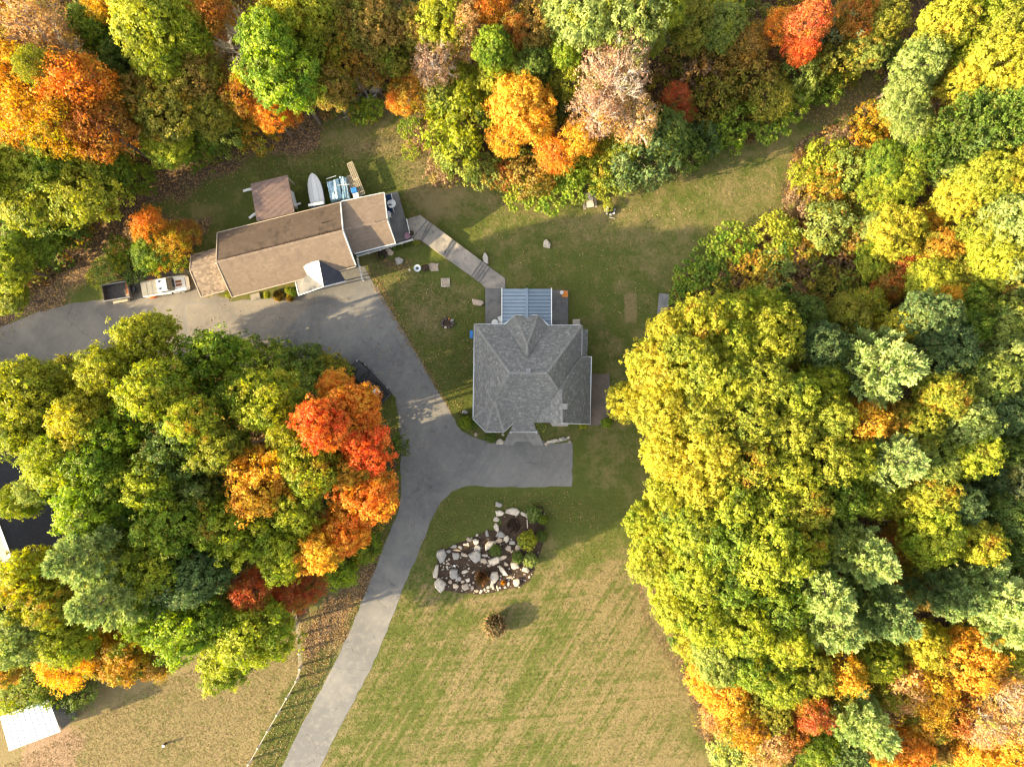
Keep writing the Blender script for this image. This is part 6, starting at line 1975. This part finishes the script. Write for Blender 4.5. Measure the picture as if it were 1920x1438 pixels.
tuft_plant('golden dry perennials along the garage front', 523, 556, 15, .5, [(.45, .26, .06), (.30, .22, .06), (.18, .2, .04)], 800, 6, 'perennial_strip', .04)
tuft_plant('golden dry perennials nearer the porch corner', 545, 558, 10, .5, [(.45, .26, .06), (.30, .22, .06), (.18, .2, .04)], 500, 7, 'perennial_strip', .04)
tuft_plant('small orange flower clump among rock garden stones', 944, 1092, 4, .4, [(.6, .3, .03), (.5, .2, .03)], 120, 8, 'flower_clump', .04)

# ---------------------------------------------------------------- undergrowth, fallen leaves, grass
def sample_poly(poly, n, g, x0=-140, x1=2060, y0=-120, y1=1560):
    xs, ys = [], []
    tot = 0
    while tot < n:
        x, y = g.uniform(x0, x1, n), g.uniform(y0, y1, n)
        k = inpoly(x, y, poly); xs.append(x[k]); ys.append(y[k]); tot += k.sum()
    return np.concatenate(xs)[:n], np.concatenate(ys)[:n]

g = np.random.default_rng(55)
def area(poly):
    x = np.clip([p[0] for p in poly], -140, 2060); y = np.clip([p[1] for p in poly], -120, 1560)
    return abs(np.dot(x, np.roll(y, -1)) - np.dot(y, np.roll(x, -1))) / 2
UC, UN, UV = [], [], []
upal = np.array([(.09, .15, .02), (.14, .21, .03), (.22, .24, .035), (.27, .16, .045), (.19, .12, .05), (.38, .30, .04), (.10, .19, .03), (.40, .21, .04)])
for poly in WOODS:
    n = int(area(poly) / 1000 * 4.9)
    x, y = sample_poly(poly, n, g)
    ph = (np.sin(x * .013 + y * .017) + np.sin(x * .031 - y * .023) + 2) / 4
    inn = np.clip(edge_dist(x, y, poly) / 60, 0, 1)
    for i in range(n):
        m = 34
        rad = g.uniform(.5, 1.1); hz = g.uniform(.25, .9) + inn[i] * g.uniform(0, 2.6)
        p = P(x[i], y[i], 0); c = np.array([p.x, p.y, hz])
        q = unit(g.normal(size=(m, 3))); q[:, 2] = np.abs(q[:, 2])
        UC.append(c + q * rad * g.uniform(.6, 1.05, m)[:, None] * [1, 1, .6]); UN.append(unit(q + [0, 0, .4] + g.normal(size=(m, 3)) * .35))
        base = upal[int((ph[i] * 5 + g.uniform(0, 3)) % len(upal))]
        UV.append(base * g.uniform(.6, 1.25, m)[:, None] * np.array([1, 1, 1]) * g.uniform(.8, 1.15))
me = quad_mesh('undergrowth', leaf_quads(np.concatenate(UC), np.concatenate(UN), .38, .24, g), np.concatenate(UV)); me.materials.append(M['leaf_fixed'])
o = bpy.data.objects.new('undergrowth', me); COL.objects.link(o); tag(o, 'low mixed undergrowth covering the floor of the woods', 'undergrowth', kind='stuff')

def litter_scatter(name, label, specs, size, cols, seed):
    g = np.random.default_rng(seed); C = []
    for poly, n in specs:
        x = [p[0] for p in poly]; y = [p[1] for p in poly]
        a, b = sample_poly(poly, n, g, min(x), max(x), min(y), max(y))
        k = CAM_H / FOC; C.append(np.stack([(a - 960) * k, (719 - b) * k, np.full(n, .035) + g.uniform(0, .03, n)], 1))
    C = np.concatenate(C); n = len(C)
    N = unit(g.normal(size=(n, 3)) * .45 + [0, 0, 1])
    V = np.array(cols)[g.integers(0, len(cols), n)] * g.uniform(.7, 1.2, n)[:, None]
    me = quad_mesh(name, leaf_quads(C, N, size, size * .8, g), V); me.materials.append(M['leaf_fixed'])
    o = bpy.data.objects.new(name, me); COL.objects.link(o); tag(o, label, 'leaves', kind='stuff')
LC = [(.38, .23, .10), (.30, .17, .07), (.44, .31, .12), (.28, .21, .12), (.48, .39, .19)]
litter_scatter('fallen_leaves', 'fallen leaves strewn over lawn, verge and drive edges', [
    ([(690, 505), (720, 540), (790, 665), (840, 755), (855, 795), (830, 750), (760, 640), (700, 540)], 900),
    ([(700, 480), (900, 540), (885, 700), (860, 790), (800, 690), (710, 545)], 1100),
    ([(562, 1160), (640, 1120), (690, 1100), (640, 1205), (590, 1290), (566, 1250)], 2200),
    ([(566, 1250), (600, 1280), (520, 1438), (470, 1438)], 500),
    ([(745, 960), (752, 800), (735, 800), (715, 1000), (640, 1120), (690, 1110)], 900),
    ([(620, 540), (740, 620), (850, 800), (740, 900), (700, 690)], 350),
    ([(770, 1050), (830, 935), (1060, 918), (1150, 1000), (1000, 960), (820, 1000)], 500),
    ([(0, 600), (220, 400), (480, 280), (760, 240), (760, 300), (480, 330), (260, 440), (180, 530), (0, 640)], 1500),
    ([(880, 350), (1480, 280), (1470, 400), (1280, 470), (1150, 700), (1080, 600), (960, 500)], 900),
    ([(350, 575), (640, 560), (640, 660), (360, 650)], 260)], .14, LC, 8)

# blades of lawn grass, so that the low sun catches real relief
def grass(name, label, specs, seed):
    g = np.random.default_rng(seed); Q, V = [], []
    for poly, n, h, cols in specs:
        x = [p[0] for p in poly]; y = [p[1] for p in poly]
        a, b = sample_poly(poly, n, g, min(x), max(x), min(y), max(y))
        d = edge_dist(a, b, DRIVE_OUT); keep = ~inpoly(a, b, DRIVE_OUT); a, b = a[keep], b[keep]; n_ = len(a)
        k = CAM_H / FOC; c = np.stack([(a - 960) * k, (719 - b) * k, np.zeros(n_)], 1)
        for j in range(3):
            ang = g.uniform(0, 6.28, n_); s = np.stack([np.cos(ang), np.sin(ang), np.zeros(n_)], 1) * .035
            dr = np.stack([g.normal(0, .5, n_), g.normal(0, .5, n_), np.ones(n_)], 1); hh = (h * g.uniform(.5, 1.3, n_))[:, None]
            o_ = c + np.stack([g.normal(0, .06, n_), g.normal(0, .06, n_), np.zeros(n_)], 1)
            Q.append(np.stack([o_ - s, o_ + s, o_ + dr * hh + s * .3, o_ + dr * hh - s * .3], 1))
            V.append(np.array(cols)[g.integers(0, len(cols), n_)] * g.uniform(.7, 1.25, n_)[:, None])
    me = quad_mesh(name, np.concatenate(Q), np.concatenate(V)); me.materials.append(M['leaf_fixed'])
    o = bpy.data.objects.new(name, me); COL.objects.link(o); tag(o, label, 'grass', kind='stuff')
DRIVE_OUT = [(528, 1438), (567, 1355), (640, 1216), (683, 1118), (720, 1021), (748, 955), (752, 857), (742, 745), (655, 683), (620, 650), (349, 650), (349, 560), (562, 550), (684, 508), (740, 593), (773, 650), (810, 713), (857, 798), (885, 818), (943, 833), (1017, 833), (1073, 828), (1072, 912), (868, 913), (827, 940), (783, 1040), (697, 1251), (600, 1438)]
GG = [(.05, .10, .015), (.08, .13, .02), (.12, .15, .03)]; GT_ = [(.25, .19, .09), (.33, .26, .13), (.17, .15, .06), (.12, .13, .04)]; GM = GG + GT_
grass('grass', 'lawn and paddock grass', [
    ([(600, 1438), (697, 1251), (783, 1050), (870, 930), (1170, 930), (1190, 1080), (1290, 1280), (1330, 1438)], 30000, .035, GM),
    ([(0, 1438), (120, 1380), (270, 1290), (560, 1180), (565, 1246), (470, 1438)], 12000, .035, GT_),
    ([(566, 1246), (690, 1120), (528, 1438), (472, 1438)], 4000, .035, GM),
    ([(700, 480), (885, 560), (885, 780), (860, 790), (800, 690), (710, 545)], 5000, .035, GG + [(.17, .15, .06)]),
    ([(780, 400), (1480, 280), (1470, 400), (1280, 470), (1150, 700), (1110, 620), (1100, 540), (960, 520)], 12000, .035, GM),
    ([(500, 420), (480, 300), (800, 240), (840, 340), (770, 400), (560, 400)], 5000, .06, GM)], 12)
